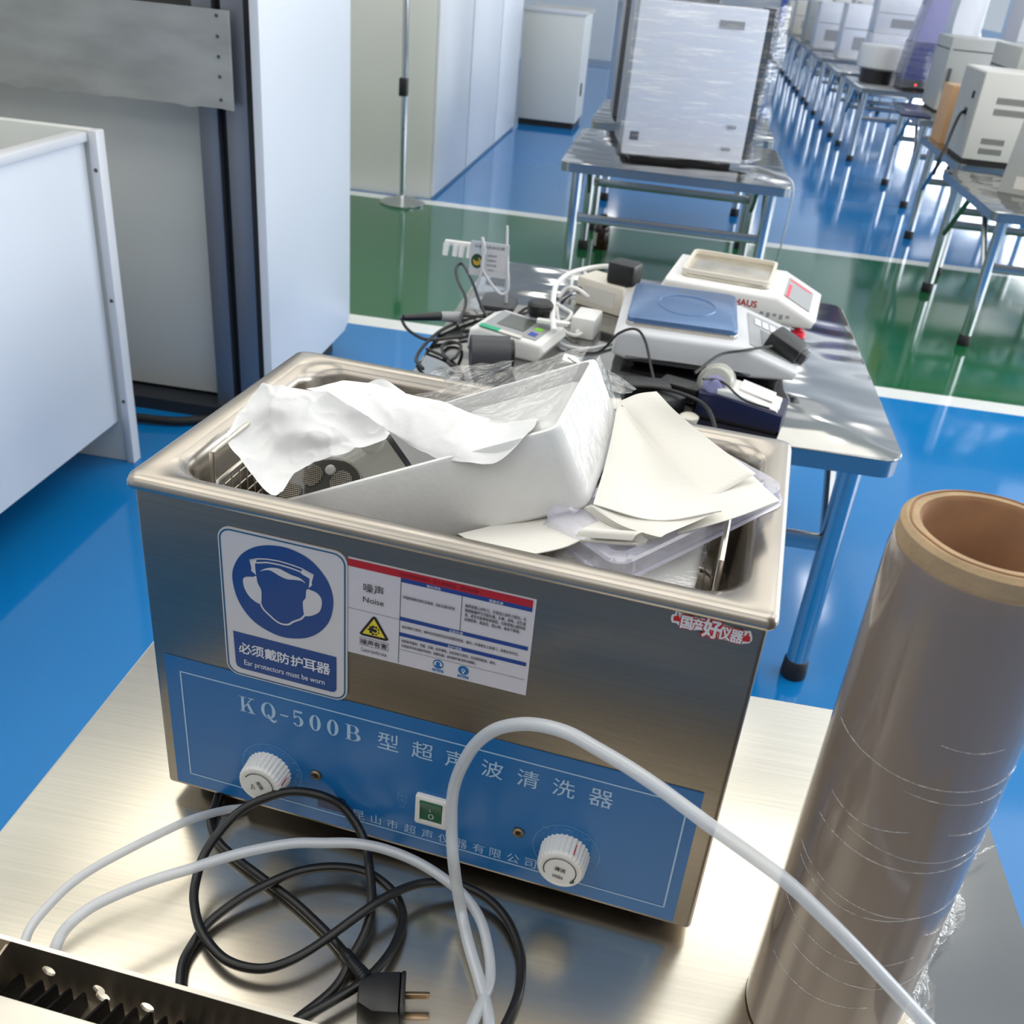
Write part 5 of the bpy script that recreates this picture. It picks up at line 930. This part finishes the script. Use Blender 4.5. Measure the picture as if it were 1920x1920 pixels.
b = MB(); b.T = Matrix.Translation((2.12, 7.02, 1.30)) @ Matrix.Rotation(radians(-6), 4, 'Z'); b.sheet([[(-.02+x, -.01, z) for x in (0, .15, .3, .46)] for z in (.0, .2, .4, .57)], 6, 6, .02, 9); obj('wrap', b, 'film_wrap', t)
t = thing('wrapped_spectrometer', 'navy instrument tapering upward under cloudy film, red lamp at its foot', 'instrument', (2.3, 11.1, TT))
obj('base', bx(2.12, 2.62, 10.93, 11.4, TT, TT+.09), 'black_pl', t); obj('lower_body', MB().prism([(2.11, TT+.09), (2.64, TT+.09), (2.60, 1.10), (2.14, 1.10)], 10.91, 11.42, 'y', .01), 'wrap_blue', t)
obj('upper_body', MB().prism([(2.14, 1.10), (2.60, 1.10), (2.50, 1.75), (2.24, 1.75)], 10.95, 11.38, 'y', .01), 'wrap_lilac', t)
obj('lamp', MB().lathe([(.010, 0), (.010, .006), (.0005, .008)], (2.24, 10.93, TT+.05), 12, (0, -1, 0)), 'lamp_red', t)
b = MB().sheet([[(2.0+.02*k, 10.88, z) for k in (0, 10, 20, 34)] for z in (TT+.02, 1.1)], 5, 6, .03, 5)
obj('wrap', b, 'film_wrap', t)
t = thing('white_shield', 'tall white curved shield between the navy wrapped instrument and the grey cabinet', 'shield', (2.45, 10.1, TT))
obj('shell', (lambda b: (setattr(b, 'T', Matrix.Translation((2.46, 9.95, 1.32))), b.prism([(.24*cos(radians(a)), .62*sin(radians(a))) for a in range(90, 271, 9)], 0, .30, 'y', .01))[1])(MB()), 'wrap_white', t)
obj('stem', bx(2.3, 2.44, 9.98, 10.2, TT, .9), 'lgrey_pl', t)
t = thing('round_drum', 'white round drum instrument on a black base, fourth table of the right row', 'instrument', (2.05, 11.75, TT))
obj('base', MB().cyl((2.02, 11.72, TT), (2.02, 11.72, .79), .2), 'black_pl', t); obj('drum', MB().lathe([(.20, .78), (.245, .80), (.25, .98), (.24, 1.005), (.0005, 1.01)], (2.02, 11.72, 0), 44), 'white_pl', t); obj('rear_box', bx(1.80, 1.92, 11.8, 12.0, .79, 1.0), 'beige_pl', t)
ws = [(1.98, 12.45, .55, .5, .40, 'white wrapped instrument with a grey display behind the round drum', 'wrap_white', 1), (2.6, 12.5, .5, .5, .5, 'tall white wrapped instrument right of the one behind the drum', 'wrap_white', 1), (1.98, 12.5, .55, .45, .36, 'white wrapped instrument stacked on the one behind the drum', 'wrap_white', 2),
      (1.9, 14.3, .5, .5, .62, 'white wrapped tall box beyond the round drum', 'wrap_white', 1), (2.5, 14.4, .5, .5, .7, 'grey tall box beyond the round drum', 'oven_grey', 0), (1.75, 15.9, .42, .5, .58, 'white wrapped box with a small window, farther along the right row', 'wrap_white', 1), (2.3, 16.0, .5, .5, .62, 'pale grey box farther along the right row', 'oven_white', 0),
      (1.75, 17.4, .5, .5, .55, 'grey box with dark seam, far along the right row', 'oven_grey', 0), (2.4, 17.4, .5, .5, .66, 'white box far along the right row', 'oven_white', 0), (1.7, 19.0, .45, .5, .5, 'beige instrument near the far end of the right row', 'beige_pl', 1), (2.3, 19.0, .5, .5, .6, 'light box near the far end of the right row', 'oven_white', 0),
      (1.7, 20.5, .4, .5, .45, 'small beige box near the far end of the aisle', 'beige_pl', 0), (1.7, 22.2, .4, .4, .6, 'blue and black instrument at the far end of the right row', 'btn_blue', 1), (2.3, 22.2, .5, .5, .6, 'white box beside the blue one at the far end', 'oven_white', 0), (3.0, 10.8, .5, .5, .9, 'tall pale cabinet right of the navy wrapped instrument', 'oven_white', 0)]
for x, y, sx, sy, h, lb, m_, disp in ws:
    z = TT if disp < 2 else TT+.40
    t = thing('wrapped_instrument' if m_ == 'wrap_white' else 'instrument_box', lb, 'instrument', (x+sx/2, y+sy/2, z)); obj('case', bx(x, x+sx, y, y+sy, z, z+h, .012), m_, t)
    obj('seam', bx(x+.01, x+sx-.01, y-.002, y, z+h*.55, z+h*.57, 0), 'grey_pl', t)
    if disp: obj('display', bx(x+sx*.3, x+sx*.75, y-.004, y, z+h*.18, z+h*.42, 0), 'grey_pl', t)
# small things on the far right tables
tag(obj('folded_bag', MB().box(1.72, 1.95, 8.62, 8.85, TT, TT+.02, .008), 'navy'), 'dark blue folded bag on the third table of the right row', 'bag')
for o in bpy.data.objects:
    if o.type == 'MESH' and o.parent is None and 'kind' not in o and 'label' not in o: print('UNTAGGED', o.name)
